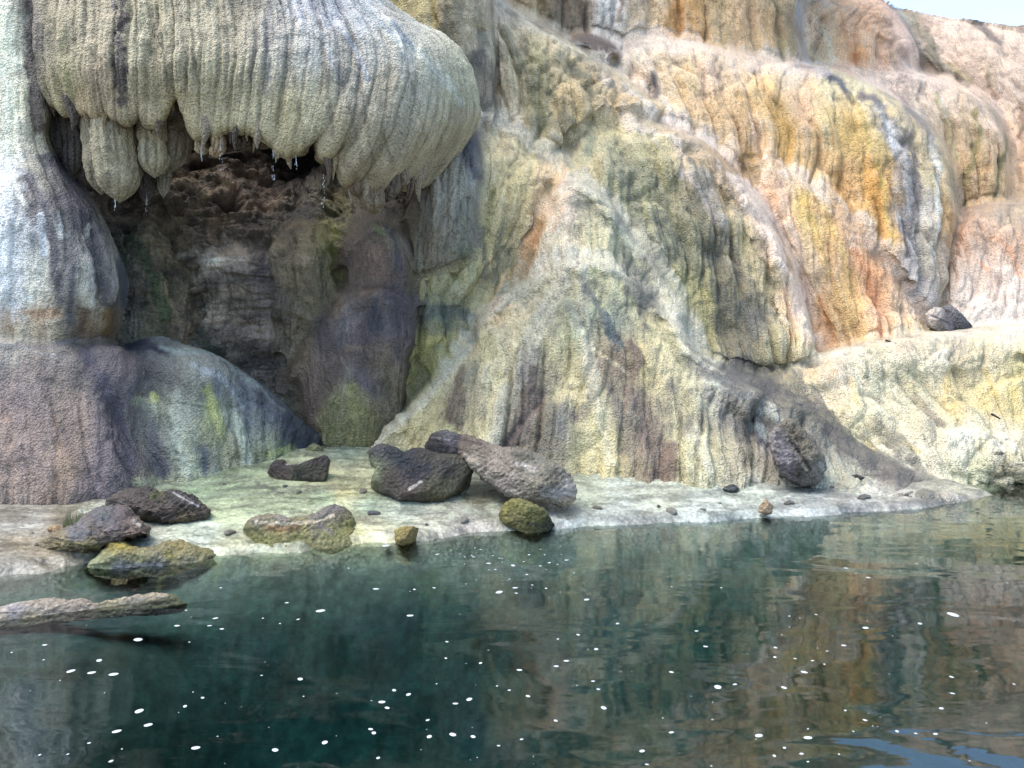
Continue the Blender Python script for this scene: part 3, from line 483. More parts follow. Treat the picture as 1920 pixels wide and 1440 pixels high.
merge('hill', 540, 2440, -240, 960, gain=1.05, ridges=[
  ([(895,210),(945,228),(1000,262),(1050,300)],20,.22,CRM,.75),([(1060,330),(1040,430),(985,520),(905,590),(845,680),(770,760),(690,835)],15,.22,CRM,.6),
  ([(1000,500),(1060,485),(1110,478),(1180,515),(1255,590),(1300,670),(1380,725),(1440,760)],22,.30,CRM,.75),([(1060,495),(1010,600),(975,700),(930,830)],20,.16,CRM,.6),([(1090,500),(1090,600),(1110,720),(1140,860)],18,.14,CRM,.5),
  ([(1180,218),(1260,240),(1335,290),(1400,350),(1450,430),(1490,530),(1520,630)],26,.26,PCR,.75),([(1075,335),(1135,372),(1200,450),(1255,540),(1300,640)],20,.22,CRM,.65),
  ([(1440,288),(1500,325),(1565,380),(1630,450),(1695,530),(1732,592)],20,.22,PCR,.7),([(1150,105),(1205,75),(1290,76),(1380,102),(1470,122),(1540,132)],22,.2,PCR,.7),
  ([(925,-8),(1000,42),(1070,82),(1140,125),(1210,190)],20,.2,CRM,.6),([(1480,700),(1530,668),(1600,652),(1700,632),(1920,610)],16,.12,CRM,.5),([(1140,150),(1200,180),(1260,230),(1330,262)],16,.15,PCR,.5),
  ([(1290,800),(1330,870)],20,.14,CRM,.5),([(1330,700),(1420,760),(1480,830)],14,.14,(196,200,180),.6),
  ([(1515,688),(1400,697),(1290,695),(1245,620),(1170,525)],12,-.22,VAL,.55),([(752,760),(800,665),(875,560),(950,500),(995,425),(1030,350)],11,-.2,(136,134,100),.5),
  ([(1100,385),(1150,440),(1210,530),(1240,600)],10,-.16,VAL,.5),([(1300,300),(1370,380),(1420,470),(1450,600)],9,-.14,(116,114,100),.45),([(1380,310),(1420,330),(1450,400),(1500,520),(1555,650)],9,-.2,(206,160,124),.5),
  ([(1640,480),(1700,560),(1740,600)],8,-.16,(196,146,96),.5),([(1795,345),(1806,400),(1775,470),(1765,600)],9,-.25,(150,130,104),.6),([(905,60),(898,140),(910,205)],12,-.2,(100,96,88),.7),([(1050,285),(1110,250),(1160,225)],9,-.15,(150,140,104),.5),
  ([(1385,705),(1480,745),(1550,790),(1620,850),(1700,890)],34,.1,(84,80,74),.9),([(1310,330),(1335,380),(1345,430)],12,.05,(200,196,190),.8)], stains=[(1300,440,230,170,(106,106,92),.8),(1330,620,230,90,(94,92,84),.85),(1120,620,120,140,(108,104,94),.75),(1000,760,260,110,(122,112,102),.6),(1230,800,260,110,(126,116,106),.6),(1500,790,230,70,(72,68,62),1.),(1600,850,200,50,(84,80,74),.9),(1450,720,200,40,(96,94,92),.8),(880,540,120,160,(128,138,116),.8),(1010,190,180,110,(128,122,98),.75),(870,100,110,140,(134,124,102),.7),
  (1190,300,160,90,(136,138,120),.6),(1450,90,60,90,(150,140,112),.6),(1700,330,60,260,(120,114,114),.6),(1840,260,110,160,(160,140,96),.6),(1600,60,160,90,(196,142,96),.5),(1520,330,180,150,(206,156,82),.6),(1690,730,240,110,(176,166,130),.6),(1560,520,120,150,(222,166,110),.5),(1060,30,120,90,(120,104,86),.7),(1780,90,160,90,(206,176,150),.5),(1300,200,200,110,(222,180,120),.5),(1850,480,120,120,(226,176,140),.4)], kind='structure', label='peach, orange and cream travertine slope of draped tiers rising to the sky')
# left -------------------------------------------------------------
def backing():
    layer('backing_rock', [[(-700,-330,18),(0,-330,18),(700,-330,23),(1200,-330,27),(1560,-330,34)],[(-700,300,18),(0,300,18),(700,300,20),(1200,300,25),(1700,300,30)],[(-700,930,17),(0,930,17),(700,930,17.5),(1200,930,17.5),(1900,930,18)]],
      [(0,0,TAN),(800,500,(150,140,110)),(1500,300,PE)], (), cliff, dome=False, flute=(1.2,3,.2), tail=False, edge=(0,0), step=8)
backing()
def lipf(x):
    kn = np.array([(60,0),(100,-6),(125,14),(165,2),(180,10),(205,-4),(228,14),(250,12),(262,-12),(275,16),(300,10),(318,-36),(332,-60),(345,-28),(358,10),(375,26),(392,8),(402,22),(415,6),(440,0),(470,-8),(505,0),(520,16),(545,20),(565,12),(585,-14),(600,-6),(606,14),(616,8),(628,-10),(640,10),(652,26),(666,6),(682,-18),(694,14),(715,-10),(740,-20),(765,0),(800,0)], float)
    return np.interp(x, kn[:, 0], kn[:, 1])
OV = [(0,0,WH),(60,60,(136,126,118)),(100,40,(176,166,138)),(150,60,(182,172,146)),(200,40,(184,172,146)),(190,150,(178,160,136)),(130,160,(172,164,124)),(150,200,(186,166,130)),(260,60,(186,180,152)),(300,60,(186,176,146)),(290,150,(188,176,144)),(350,60,(186,178,152)),(400,60,(194,186,160)),(450,40,(180,172,150)),(500,60,(168,164,154)),(550,60,(180,178,170)),(600,60,(184,184,178)),(560,0,(190,194,206)),(620,10,(176,182,202)),(680,30,(186,192,198)),(650,100,(180,174,160)),(700,80,(190,188,180)),(760,80,(196,196,188)),(720,160,(180,170,148)),(800,130,(186,184,166)),(850,170,(180,180,154)),(860,230,(172,166,140)),(400,160,(190,180,148)),(340,220,(180,166,130)),(420,230,(188,178,142)),(480,200,(186,178,148)),(540,220,(190,178,140)),(600,200,(188,180,150)),(640,260,(170,158,128)),(700,260,(176,164,136)),(690,340,(160,146,118)),(760,290,(168,160,138)),(800,260,(176,168,144))]  # bluish tones at top right paint a highlight into the rock colour
# overhang with a ragged lip: the lip offset is eased in over the last rows
def overhang():
    rows = [
     [(50,-250,12.6),(170,-250,12.6),(280,-250,12.5),(380,-250,12.5),(460,-250,12.6),(530,-250,13),(590,-250,13.6),(640,-250,14.4)],
     [(72,0,12.1),(190,0,11.7),(300,0,11.6),(410,-5,11.6),(520,-10,11.8),(610,-15,12.2),(672,-8,12.9),(708,2,14)],
     [(74,105,12),(190,108,11.45),(300,108,11.3),(420,106,11.2),(545,102,11.3),(665,98,11.6),(772,96,12.2),(852,112,13.6)],
     [(80,165,12),(190,175,11.5),(300,180,11.35),(412,188,11.25),(530,200,11.2),(645,222,11.3),(768,238,11.8),(894,222,13.5)],
     [(96,200,12.1),(190,212,11.75),(297,220,11.55),(405,238,11.45),(515,262,11.4),(610,280,11.5),(702,352,12.0),(828,335,13.5)],
     [(98,190,12.6),(190,198,12.5),(297,206,12.4),(405,218,12.3),(515,240,12.3),(610,258,12.4),(702,330,12.9),(828,330,14)],
     [(100,150,13.8),(190,150,13.8),(297,150,13.8),(405,160,13.9),(515,180,14),(610,200,14.2),(702,290,14.4),(828,320,14.6)]]
    # dense columns so that the lip row can follow its outline
    R = np.array(rows, float); K = 60; u = np.linspace(0, 7, K); D = np.stack([cr(r, u) for r in R])
    off = lipf(D[4, :, 0]); D[4, :, 1] += off; D[5, :, 1] += off*.9; D[3, :, 1] += off*.18
    strokes = [([(232,-50),(228,60),(226,140),(232,190)],15,(98,90,84),1,1.5),([(140,-50),(140,200)],7,(140,130,104),.6,1.6),([(330,-50),(335,150)],6,(150,140,120),.5,1.5),([(420,-40),(425,200)],6,(140,130,112),.5,1.5),([(600,40),(625,260)],7,(120,110,96),.6,1.5),([(660,60),(700,300)],6,(124,112,98),.6,1.5),([(760,120),(800,260)],6,(140,132,116),.5,1.5),([(212,-50),(214,20)],5,(130,126,130),.7),([(505,0),(500,80),(498,180)],9,(128,126,130),.6,1.2),([(465,30),(470,150)],8,(136,130,118),.5,1.2),([(120,60),(130,190)],12,(150,146,100),.4,1.5),
      ([(620,20),(660,80),(690,150)],6,(206,210,226),.6,1.2),([(540,20),(600,60),(640,150)],6,(206,208,214),.5,1.2),([(730,60),(800,110),(860,190)],12,(206,214,206),.5),([(735,40),(765,80)],8,(110,126,150),.7),([(680,10),(730,60)],7,(150,168,196),.6),  # pale bluish strokes add to the painted highlight at top right
      ([(540,90),(560,200),(570,260)],6,(120,108,92),.35,1.2),([(630,120),(660,220),(680,300)],6,(116,104,90),.4,1.2),([(340,70),(350,110),(345,170)],6,(120,110,90),.4),([(720,250),(735,300)],5,(110,98,84),.5),([(640,300),(680,350)],14,(120,106,90),.5)]
    return layer('overhang', D, OV, strokes, cliff, dome=False, tail=False, flute=(.23, 3.4, .10), lump=(.9, .07), fine=.05, edge=(0, .14), er=(0, 1.3), seed=20, warp=14, wig=.22, lipflat=.55, gain=1.12)
OVER = overhang()
MERGE['on'] = True
layer('pillar', [
 [(-500,-250,12.9),(-220,-250,12.4),(-60,-250,12.3),(30,-250,12.3),(110,-250,12.5)],
 [(-500,150,12),(-220,150,11.9),(-40,150,11.8),(40,150,11.8),(112,150,12.25)],
 [(-500,280,11.9),(-220,280,11.7),(-20,290,11.6),(50,285,11.7),(106,275,12.3)],
 [(-500,400,11.5),(-220,390,11.4),(-5,390,11.2),(95,390,11.25),(185,395,12.1)],
 [(-500,520,11.3),(-220,510,11.2),(0,510,11.05),(125,515,11.05),(238,520,12)],
 [(-500,600,11.25),(-220,600,11.15),(0,598,11.03),(120,600,11.07),(235,600,12)],
 [(-500,650,11.3),(-220,650,11.2),(0,645,11.08),(115,648,11.12),(222,645,12)]],
 [(10,50,(214,212,192)),(30,100,(226,224,200)),(60,80,(130,122,116)),(75,30,(134,124,116)),(35,200,(226,222,196)),(70,180,(134,126,118)),(20,280,(228,226,206)),(85,240,(206,198,168)),(70,280,(196,190,172)),(95,320,(120,116,116)),(10,340,(222,222,208)),(50,350,(140,136,136)),(110,380,(100,98,102)),(20,400,(206,210,210)),(60,420,(110,108,110)),(150,400,(110,106,106)),(30,480,(222,226,222)),(0,540,(220,222,214)),(70,500,(206,208,200)),(100,470,(110,108,108)),(140,500,(112,112,118)),(165,520,(196,194,184)),(200,500,(170,168,158)),(225,520,(96,104,120)),(190,440,(150,150,146)),(160,550,(206,202,188)),(130,560,(90,90,92)),(50,550,(214,216,206)),(20,590,(170,146,122)),(60,600,(176,156,130)),(100,600,(166,158,140)),(160,600,(120,98,72)),(200,600,(110,92,64)),(140,620,(90,86,80)),(40,625,(190,184,164)),(-200,300,(200,196,180))],
 [([(0,-50),(15,300)],30,(232,230,212),.8,1.0),([(60,-50),(58,60),(62,160),(68,240)],16,(118,108,102),1,1.2),([(0,460),(25,560)],34,(232,234,230),.9,1.2),([(85,300),(125,370),(165,440),(200,560)],20,(78,76,82),.9,1.3),([(30,330),(60,390),(95,470),(110,560)],11,(92,88,90),.8,1.4),([(25,310),(60,340),(90,400)],8,(104,100,104),.8),([(70,300),(110,340),(150,420),(170,500)],12,(98,96,100),.8),([(75,420),(85,470)],8,(222,222,220),.8),([(105,415),(115,440)],8,(206,206,200),.7),([(35,360),(48,385)],6,(232,232,228),.8),
  ([(92,300),(105,325),(120,345)],3,(222,222,214),.8),([(0,582),(60,586),(110,590)],12,(160,128,100),.7,1.2),([(160,440),(170,570)],9,(206,202,190),.7),([(195,450),(208,560)],9,(176,170,158),.7),([(215,440),(232,560)],7,(84,96,116),.8),([(182,480),(184,560)],3,(90,90,100),.7),([(135,450),(130,600)],9,(84,82,88),.7),([(205,585),(195,620)],12,(112,88,54),.8),([(158,585),(150,615)],14,(92,76,60),.8)],
 cliff, dome=False, flute=(.3, 3.0, .08), lump=(.9, .1), fine=.03, edge=(0, .1), er=(0, .9), seed=22, warp=14)
layer('purple_mass', [
 [(-500,640,11.35),(-200,640,11.35),(0,634,11.3),(120,640,11.35),(215,645,11.6),(268,680,11.8)],
 [(-500,720,10.8),(-200,720,10.8),(0,715,10.8),(115,725,10.85),(200,760,11),(255,820,11.3)],
 [(-500,860,10.3),(-200,850,10.3),(0,850,10.35),(125,860,10.4),(215,860,10.6),(275,870,11)],
 [(-500,985,10),(-200,975,10),(0,962,10.1),(135,957,10.2),(235,942,10.5),(300,925,10.95)]],
 [(20,650,(150,150,150)),(100,660,(120,114,118)),(180,670,(104,98,100)),(40,700,(128,116,114)),(100,720,(142,128,120)),(150,740,(136,122,114)),(30,760,(140,126,124)),(80,800,(134,120,112)),(150,800,(140,124,114)),(10,800,(146,130,120)),(60,850,(120,108,110)),(200,760,(92,88,98)),(230,820,(90,84,96)),(120,870,(148,128,112)),(180,900,(112,102,108)),(30,900,(132,118,110)),(100,930,(134,116,104)),(220,900,(84,80,96)),(40,950,(140,128,120)),(160,950,(120,110,108)),(250,900,(90,86,84)),(160,690,(110,104,106))],
 [([(0,640),(50,650),(100,665)],7,(176,180,190),.6,1.4),([(100,780),(110,830)],10,(110,84,64),.5,1.4),([(10,780),(20,840)],12,(170,146,130),.5,1.4),([(170,700),(220,780),(235,880)],12,(78,76,92),.6,1.2),([(90,730),(75,840)],5,(104,94,90),.5)],
 cliff, mat='trav', flute=(.42, 1.6, .08), lump=(.7, .1), edge=(0, .08), er=(0, .6), seed=24)
layer('grey_mound', [
 [(175,720,12),(225,655,12.4),(300,632,12.7),(380,650,12.8),(460,690,12.9),(530,740,13.1),(580,785,13.2),(622,828,13.3)],
 [(205,790,11.3),(252,748,11.5),(312,725,11.7),(382,732,11.8),(452,764,12),(512,802,12.2),(562,826,12.5),(604,842,12.9)],
 [(240,935,10.95),(282,928,11.05),(335,918,11.2),(392,906,11.4),(452,890,11.7),(510,873,12),(560,857,12.4),(602,848,12.8)]],
 [(230,660,(90,88,94)),(260,650,(56,60,76)),(300,640,(110,116,118)),(350,650,(130,136,130)),(420,680,(120,122,116)),(220,700,(100,96,100)),(280,700,(92,90,92)),(330,710,(110,112,110)),(400,720,(104,110,122)),(450,740,(96,102,122)),(500,760,(80,86,104)),(540,800,(60,66,90)),(200,780,(96,90,98)),(250,780,(112,108,106)),(300,770,(130,134,120)),(350,780,(150,158,146)),(380,740,(112,114,116)),(390,770,(160,170,118)),(400,820,(160,162,130)),(430,790,(140,148,140)),(470,800,(130,138,132)),(480,850,(140,146,120)),(290,850,(96,94,102)),(330,860,(150,158,146)),(350,880,(176,186,162)),(300,890,(92,96,106)),(260,910,(140,138,112)),(310,905,(160,158,126)),(380,860,(110,114,112)),(420,870,(156,156,128)),(450,880,(164,160,132)),(530,840,(110,116,100)),(510,860,(150,156,122)),(580,830,(60,62,76))],
 [([(235,652),(270,646),(302,660)],9,(44,48,66),.95,.7),([(385,730),(400,780),(410,800)],11,(160,166,108),.7,1.0),([(320,760),(340,820),(350,880)],12,(184,188,168),.6,1.4),([(250,745),(300,755)],7,(176,180,150),.6,1.4),([(285,740),(288,745)],9,(190,194,130),.8),
  ([(360,690),(430,720),(470,790)],7,(150,162,176),.5,1.5),([(440,780),(460,860)],9,(176,184,166),.6,1.4),([(375,840),(385,880)],8,(84,92,104),.7,1.2),([(240,860),(300,880)],16,(86,88,104),.6,1.2),([(300,650),(400,660),(480,710),(540,770)],5,(150,166,160),.5,1.4),([(550,790),(560,830)],14,(60,62,68),.7,1.2),([(500,850),(560,835)],9,(180,190,126),.6,1.4),
  ([(250,905),(330,905),(400,895)],12,(172,168,136),.7,1.0)],
 cliff, mat='wet', flute=(.3, 1.2, .07), lump=(.6, .09), edge=(.05, .03), er=(.5, .2), seed=25)
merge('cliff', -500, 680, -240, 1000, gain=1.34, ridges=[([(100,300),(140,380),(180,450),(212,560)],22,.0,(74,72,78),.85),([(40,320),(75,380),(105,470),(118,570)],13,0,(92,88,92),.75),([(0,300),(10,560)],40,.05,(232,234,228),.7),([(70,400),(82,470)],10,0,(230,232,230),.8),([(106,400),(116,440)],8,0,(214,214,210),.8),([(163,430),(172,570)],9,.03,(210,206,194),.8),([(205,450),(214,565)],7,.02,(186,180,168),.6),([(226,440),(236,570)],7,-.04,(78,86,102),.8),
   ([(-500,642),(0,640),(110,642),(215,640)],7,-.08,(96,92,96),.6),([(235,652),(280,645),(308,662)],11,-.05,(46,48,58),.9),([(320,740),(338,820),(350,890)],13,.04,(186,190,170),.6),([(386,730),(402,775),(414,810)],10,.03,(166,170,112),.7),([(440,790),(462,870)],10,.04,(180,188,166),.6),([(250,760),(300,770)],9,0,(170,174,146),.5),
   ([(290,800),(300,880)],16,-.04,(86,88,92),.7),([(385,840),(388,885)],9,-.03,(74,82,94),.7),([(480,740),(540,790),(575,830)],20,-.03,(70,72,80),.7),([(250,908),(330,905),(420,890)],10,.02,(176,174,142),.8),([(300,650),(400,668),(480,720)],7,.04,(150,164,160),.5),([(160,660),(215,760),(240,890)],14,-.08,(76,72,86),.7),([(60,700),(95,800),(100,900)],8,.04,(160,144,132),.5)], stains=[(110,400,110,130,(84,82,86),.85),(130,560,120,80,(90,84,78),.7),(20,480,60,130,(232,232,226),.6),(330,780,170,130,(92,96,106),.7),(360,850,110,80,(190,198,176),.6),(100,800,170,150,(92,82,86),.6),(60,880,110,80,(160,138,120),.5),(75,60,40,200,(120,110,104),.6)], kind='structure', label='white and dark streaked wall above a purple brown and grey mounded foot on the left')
MERGE['on'] = True
layer('cave_wall', [
 [(40,120,13.2),(160,130,13.9),(300,150,14.3),(440,170,14.6),(580,190,14.8),(700,200,14.8),(860,200,15)],
 [(60,260,12.6),(160,280,13.5),(290,290,14.4),(430,290,15),(570,300,15.6),(660,310,15.4),(840,300,15)],
 [(100,360,12.5),(180,370,13.2),(290,400,13.8),(420,395,14.2),(560,380,14.8),(670,390,14.3),(820,400,14.3)],
 [(150,470,12.4),(230,470,12.9),(320,480,13.6),(430,470,14),(540,450,14),(660,460,13.9),(800,470,14)],
 [(180,600,12.3),(250,590,12.8),(330,590,13.4),(430,600,13.9),(540,590,13.9),(660,600,13.8),(790,600,13.8)],
 [(200,720,12.5),(280,720,12.9),(360,700,13.3),(450,700,13.5),(550,700,13.5),(660,710,13.5),(780,710,13.6)],
 [(240,880,13),(300,880,13.1),(380,880,13.3),(460,880,13.4),(560,870,13.5),(660,860,13.5),(760,860,13.5)]],
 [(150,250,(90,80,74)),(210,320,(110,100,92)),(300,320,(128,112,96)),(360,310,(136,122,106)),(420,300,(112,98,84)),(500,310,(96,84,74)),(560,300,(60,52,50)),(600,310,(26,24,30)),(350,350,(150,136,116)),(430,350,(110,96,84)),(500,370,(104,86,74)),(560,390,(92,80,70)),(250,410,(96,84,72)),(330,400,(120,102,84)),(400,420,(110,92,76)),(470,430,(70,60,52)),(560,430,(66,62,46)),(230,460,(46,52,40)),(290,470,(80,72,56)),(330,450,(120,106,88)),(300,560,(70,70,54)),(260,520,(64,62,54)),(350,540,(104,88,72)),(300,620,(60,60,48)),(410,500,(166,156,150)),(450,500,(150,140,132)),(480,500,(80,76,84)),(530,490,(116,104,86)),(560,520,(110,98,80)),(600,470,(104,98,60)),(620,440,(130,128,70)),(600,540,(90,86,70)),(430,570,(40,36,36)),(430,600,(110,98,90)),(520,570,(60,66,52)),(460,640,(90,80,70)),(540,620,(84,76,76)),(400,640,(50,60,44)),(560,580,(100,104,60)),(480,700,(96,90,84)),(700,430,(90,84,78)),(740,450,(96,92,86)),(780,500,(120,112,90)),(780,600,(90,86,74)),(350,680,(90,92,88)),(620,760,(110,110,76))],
 [([(500,285),(560,300),(640,330)],30,(14,14,18),.95,.6),([(230,400),(330,330),(480,300)],10,(30,26,26),.8,1.2),([(400,565),(470,580)],9,(20,18,20),.95,.4),([(345,480),(370,470)],9,(206,200,190),.8,.5),([(385,475),(430,490),(480,480)],18,(186,178,172),.7,1.2),([(390,600),(440,605)],7,(150,140,130),.7,1.2),  # near-black strokes paint shade in the hollow and under the ledge
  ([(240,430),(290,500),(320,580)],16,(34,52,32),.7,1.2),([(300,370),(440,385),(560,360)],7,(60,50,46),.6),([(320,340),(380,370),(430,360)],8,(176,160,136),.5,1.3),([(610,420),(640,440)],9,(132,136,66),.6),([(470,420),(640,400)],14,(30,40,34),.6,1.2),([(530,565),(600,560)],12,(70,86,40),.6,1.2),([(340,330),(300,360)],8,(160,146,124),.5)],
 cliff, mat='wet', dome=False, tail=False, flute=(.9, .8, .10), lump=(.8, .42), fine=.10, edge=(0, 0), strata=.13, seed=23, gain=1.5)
def blob(name, rows, anc, strokes=(), parent=None, **kw):
    a = dict(mat='wet', gain=1.45, flute=(.3, .9, .05), lump=(.6, .09), edge=(.08, .08), er=(.4, .4)); a.update(kw)
    return layer(name, rows, anc, strokes, parent or cliff, **a)
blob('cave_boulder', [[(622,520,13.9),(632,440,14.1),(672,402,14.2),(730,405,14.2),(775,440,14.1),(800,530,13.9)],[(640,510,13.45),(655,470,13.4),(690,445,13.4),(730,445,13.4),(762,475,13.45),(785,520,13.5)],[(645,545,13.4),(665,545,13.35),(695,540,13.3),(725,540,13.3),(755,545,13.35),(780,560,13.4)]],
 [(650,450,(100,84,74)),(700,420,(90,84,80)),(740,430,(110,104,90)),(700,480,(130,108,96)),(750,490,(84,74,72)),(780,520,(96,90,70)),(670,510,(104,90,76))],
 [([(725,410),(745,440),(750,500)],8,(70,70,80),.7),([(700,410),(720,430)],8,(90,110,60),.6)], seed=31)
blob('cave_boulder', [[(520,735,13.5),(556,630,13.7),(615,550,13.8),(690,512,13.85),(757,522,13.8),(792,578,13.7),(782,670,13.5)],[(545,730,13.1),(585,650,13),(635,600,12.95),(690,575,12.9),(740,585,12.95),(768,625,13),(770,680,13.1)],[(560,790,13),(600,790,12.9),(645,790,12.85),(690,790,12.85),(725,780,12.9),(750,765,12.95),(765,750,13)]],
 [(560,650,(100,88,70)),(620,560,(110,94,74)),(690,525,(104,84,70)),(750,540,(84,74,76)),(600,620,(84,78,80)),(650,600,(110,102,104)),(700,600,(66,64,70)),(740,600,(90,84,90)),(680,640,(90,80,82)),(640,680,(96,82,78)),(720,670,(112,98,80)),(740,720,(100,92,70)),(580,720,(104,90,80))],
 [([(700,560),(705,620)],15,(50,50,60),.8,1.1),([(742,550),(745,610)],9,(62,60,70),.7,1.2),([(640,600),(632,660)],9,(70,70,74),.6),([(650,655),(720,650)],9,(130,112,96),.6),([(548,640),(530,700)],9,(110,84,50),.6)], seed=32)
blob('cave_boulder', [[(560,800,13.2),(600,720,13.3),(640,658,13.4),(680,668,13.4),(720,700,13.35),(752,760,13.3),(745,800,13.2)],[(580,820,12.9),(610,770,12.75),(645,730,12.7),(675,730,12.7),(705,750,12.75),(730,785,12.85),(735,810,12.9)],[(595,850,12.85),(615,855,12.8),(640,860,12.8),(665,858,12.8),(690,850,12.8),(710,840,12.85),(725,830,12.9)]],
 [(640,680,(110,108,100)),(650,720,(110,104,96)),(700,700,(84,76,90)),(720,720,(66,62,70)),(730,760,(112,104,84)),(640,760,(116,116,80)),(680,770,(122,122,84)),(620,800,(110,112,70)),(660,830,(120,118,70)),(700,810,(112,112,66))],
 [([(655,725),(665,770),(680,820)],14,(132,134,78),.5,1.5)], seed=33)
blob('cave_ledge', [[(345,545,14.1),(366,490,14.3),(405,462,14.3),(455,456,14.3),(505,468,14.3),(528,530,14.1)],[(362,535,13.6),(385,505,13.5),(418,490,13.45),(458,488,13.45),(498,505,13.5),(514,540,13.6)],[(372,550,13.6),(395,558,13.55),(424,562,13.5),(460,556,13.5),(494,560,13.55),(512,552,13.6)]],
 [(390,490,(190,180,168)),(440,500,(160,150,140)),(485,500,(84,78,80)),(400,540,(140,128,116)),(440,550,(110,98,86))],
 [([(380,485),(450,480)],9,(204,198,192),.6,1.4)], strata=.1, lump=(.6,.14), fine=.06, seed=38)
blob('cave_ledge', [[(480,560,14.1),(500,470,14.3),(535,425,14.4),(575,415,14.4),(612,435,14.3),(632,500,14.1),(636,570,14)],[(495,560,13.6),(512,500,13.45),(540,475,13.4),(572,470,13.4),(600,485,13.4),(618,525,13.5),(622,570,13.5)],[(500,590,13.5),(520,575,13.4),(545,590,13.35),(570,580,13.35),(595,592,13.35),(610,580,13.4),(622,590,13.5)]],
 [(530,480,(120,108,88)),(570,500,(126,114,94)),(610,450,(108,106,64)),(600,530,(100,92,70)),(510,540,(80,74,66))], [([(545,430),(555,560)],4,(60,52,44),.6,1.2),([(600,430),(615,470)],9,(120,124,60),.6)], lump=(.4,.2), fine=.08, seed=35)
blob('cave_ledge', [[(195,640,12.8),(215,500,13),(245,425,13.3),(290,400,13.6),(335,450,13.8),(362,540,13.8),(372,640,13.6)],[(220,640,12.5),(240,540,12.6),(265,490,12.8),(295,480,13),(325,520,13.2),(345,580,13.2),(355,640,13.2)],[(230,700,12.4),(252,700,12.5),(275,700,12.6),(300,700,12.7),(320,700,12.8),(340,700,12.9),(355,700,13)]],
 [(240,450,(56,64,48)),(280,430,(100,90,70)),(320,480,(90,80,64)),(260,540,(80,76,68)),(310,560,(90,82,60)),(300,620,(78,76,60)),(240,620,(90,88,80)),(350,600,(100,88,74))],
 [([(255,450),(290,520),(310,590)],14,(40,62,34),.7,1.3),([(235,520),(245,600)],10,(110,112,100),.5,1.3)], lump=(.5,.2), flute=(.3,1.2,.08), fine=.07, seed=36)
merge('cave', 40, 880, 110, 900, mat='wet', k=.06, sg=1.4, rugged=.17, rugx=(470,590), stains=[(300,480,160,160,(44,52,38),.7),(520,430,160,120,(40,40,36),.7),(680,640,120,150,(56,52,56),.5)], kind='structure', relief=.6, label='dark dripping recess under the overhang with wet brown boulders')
# stalactite drapes under the lip -----------------------------------
def stalactite(cx, wpx, y0, y1, d, anc, seed, strokes=(), sharp=False):
    nu, nv = (40 if sharp else 90), int((y1-y0)/1.6)+24
    th = np.linspace(0, 2*math.pi, nu, endpoint=False)[None]; v = np.linspace(0, 1, nv)[:, None]
    prof = (.80+.30*np.sin(v*2.6))*np.sqrt(np.clip(1-sm(.72, 1., v)**2.2*.999, 0, 1))
    if sharp: prof = 1.15*np.clip(1-v**1.6*.97, .03, 1)*np.where(v > .985, .3, 1)
    r = wpx/2/F*d*prof
    top = at(np.array(cx), np.array(y0), np.array(d)); bot = at(np.array(cx), np.array(y1), np.array(d))
    wv = .03*np.sin(v*5+seed)
    P = np.stack([top[0]+(wv+r*np.cos(th)), top[1]+r*np.sin(th)*1.1+0*v, top[2]+(bot[2]-top[2])*v+0*th], -1)
    f1, f2, c = worley(th/(2*math.pi)*9+seed*3+0*v, v*2+seed+0*th)
    N = np.stack([np.cos(th)+0*v, np.sin(th)+0*v, 0*v+0*th], -1); kk_ = .35 if sharp else 1
    disp = .03*(1-f1*f1)-.03*(1-sm(0, .3, f2-f1))+.08*(fbm(P*3+seed, 4)-.5)+.03*(fbm(P*13, 3)-.5)
    P = P+N*(kk_*disp*np.minimum(1, prof*2))[..., None]
    C = colour(P, anc, strokes, warp=12)
    me = grid_mesh('stalactite', P, C, np.stack([th*r.max()+0*v, v*(y1-y0)/F*d+0*th], -1), M['trav'], wrap=True)
    return link('stalactite', me, OVER)
def fringe():
    r = random.Random(5); xs = np.array([96,190,297,405,515,610,702,828.]); ys = np.array([200,212,220,238,262,280,352,335.]); dd = np.array([12.1,11.75,11.6,11.45,11.4,11.45,12.0,13.5])
    x = 102
    while x < 800:
        wd = r.choice([7, 9, 11, 14, 18, 22]); y = np.interp(x, xs, ys)+lipf(x); ln = r.uniform(10, 34)*(1.5 if 600 < x < 740 else 1)
        c = [(178,160,126),(150,132,104),(120,104,88),(168,156,136),(96,86,78)][r.randrange(5)]
        stalactite(x, wd, y-34, y+ln+7, float(np.interp(x, xs, dd))+r.uniform(-.16, .12), [(x, y, c)], x*.13, sharp=True)
        x += wd*r.uniform(.7, 1.9)
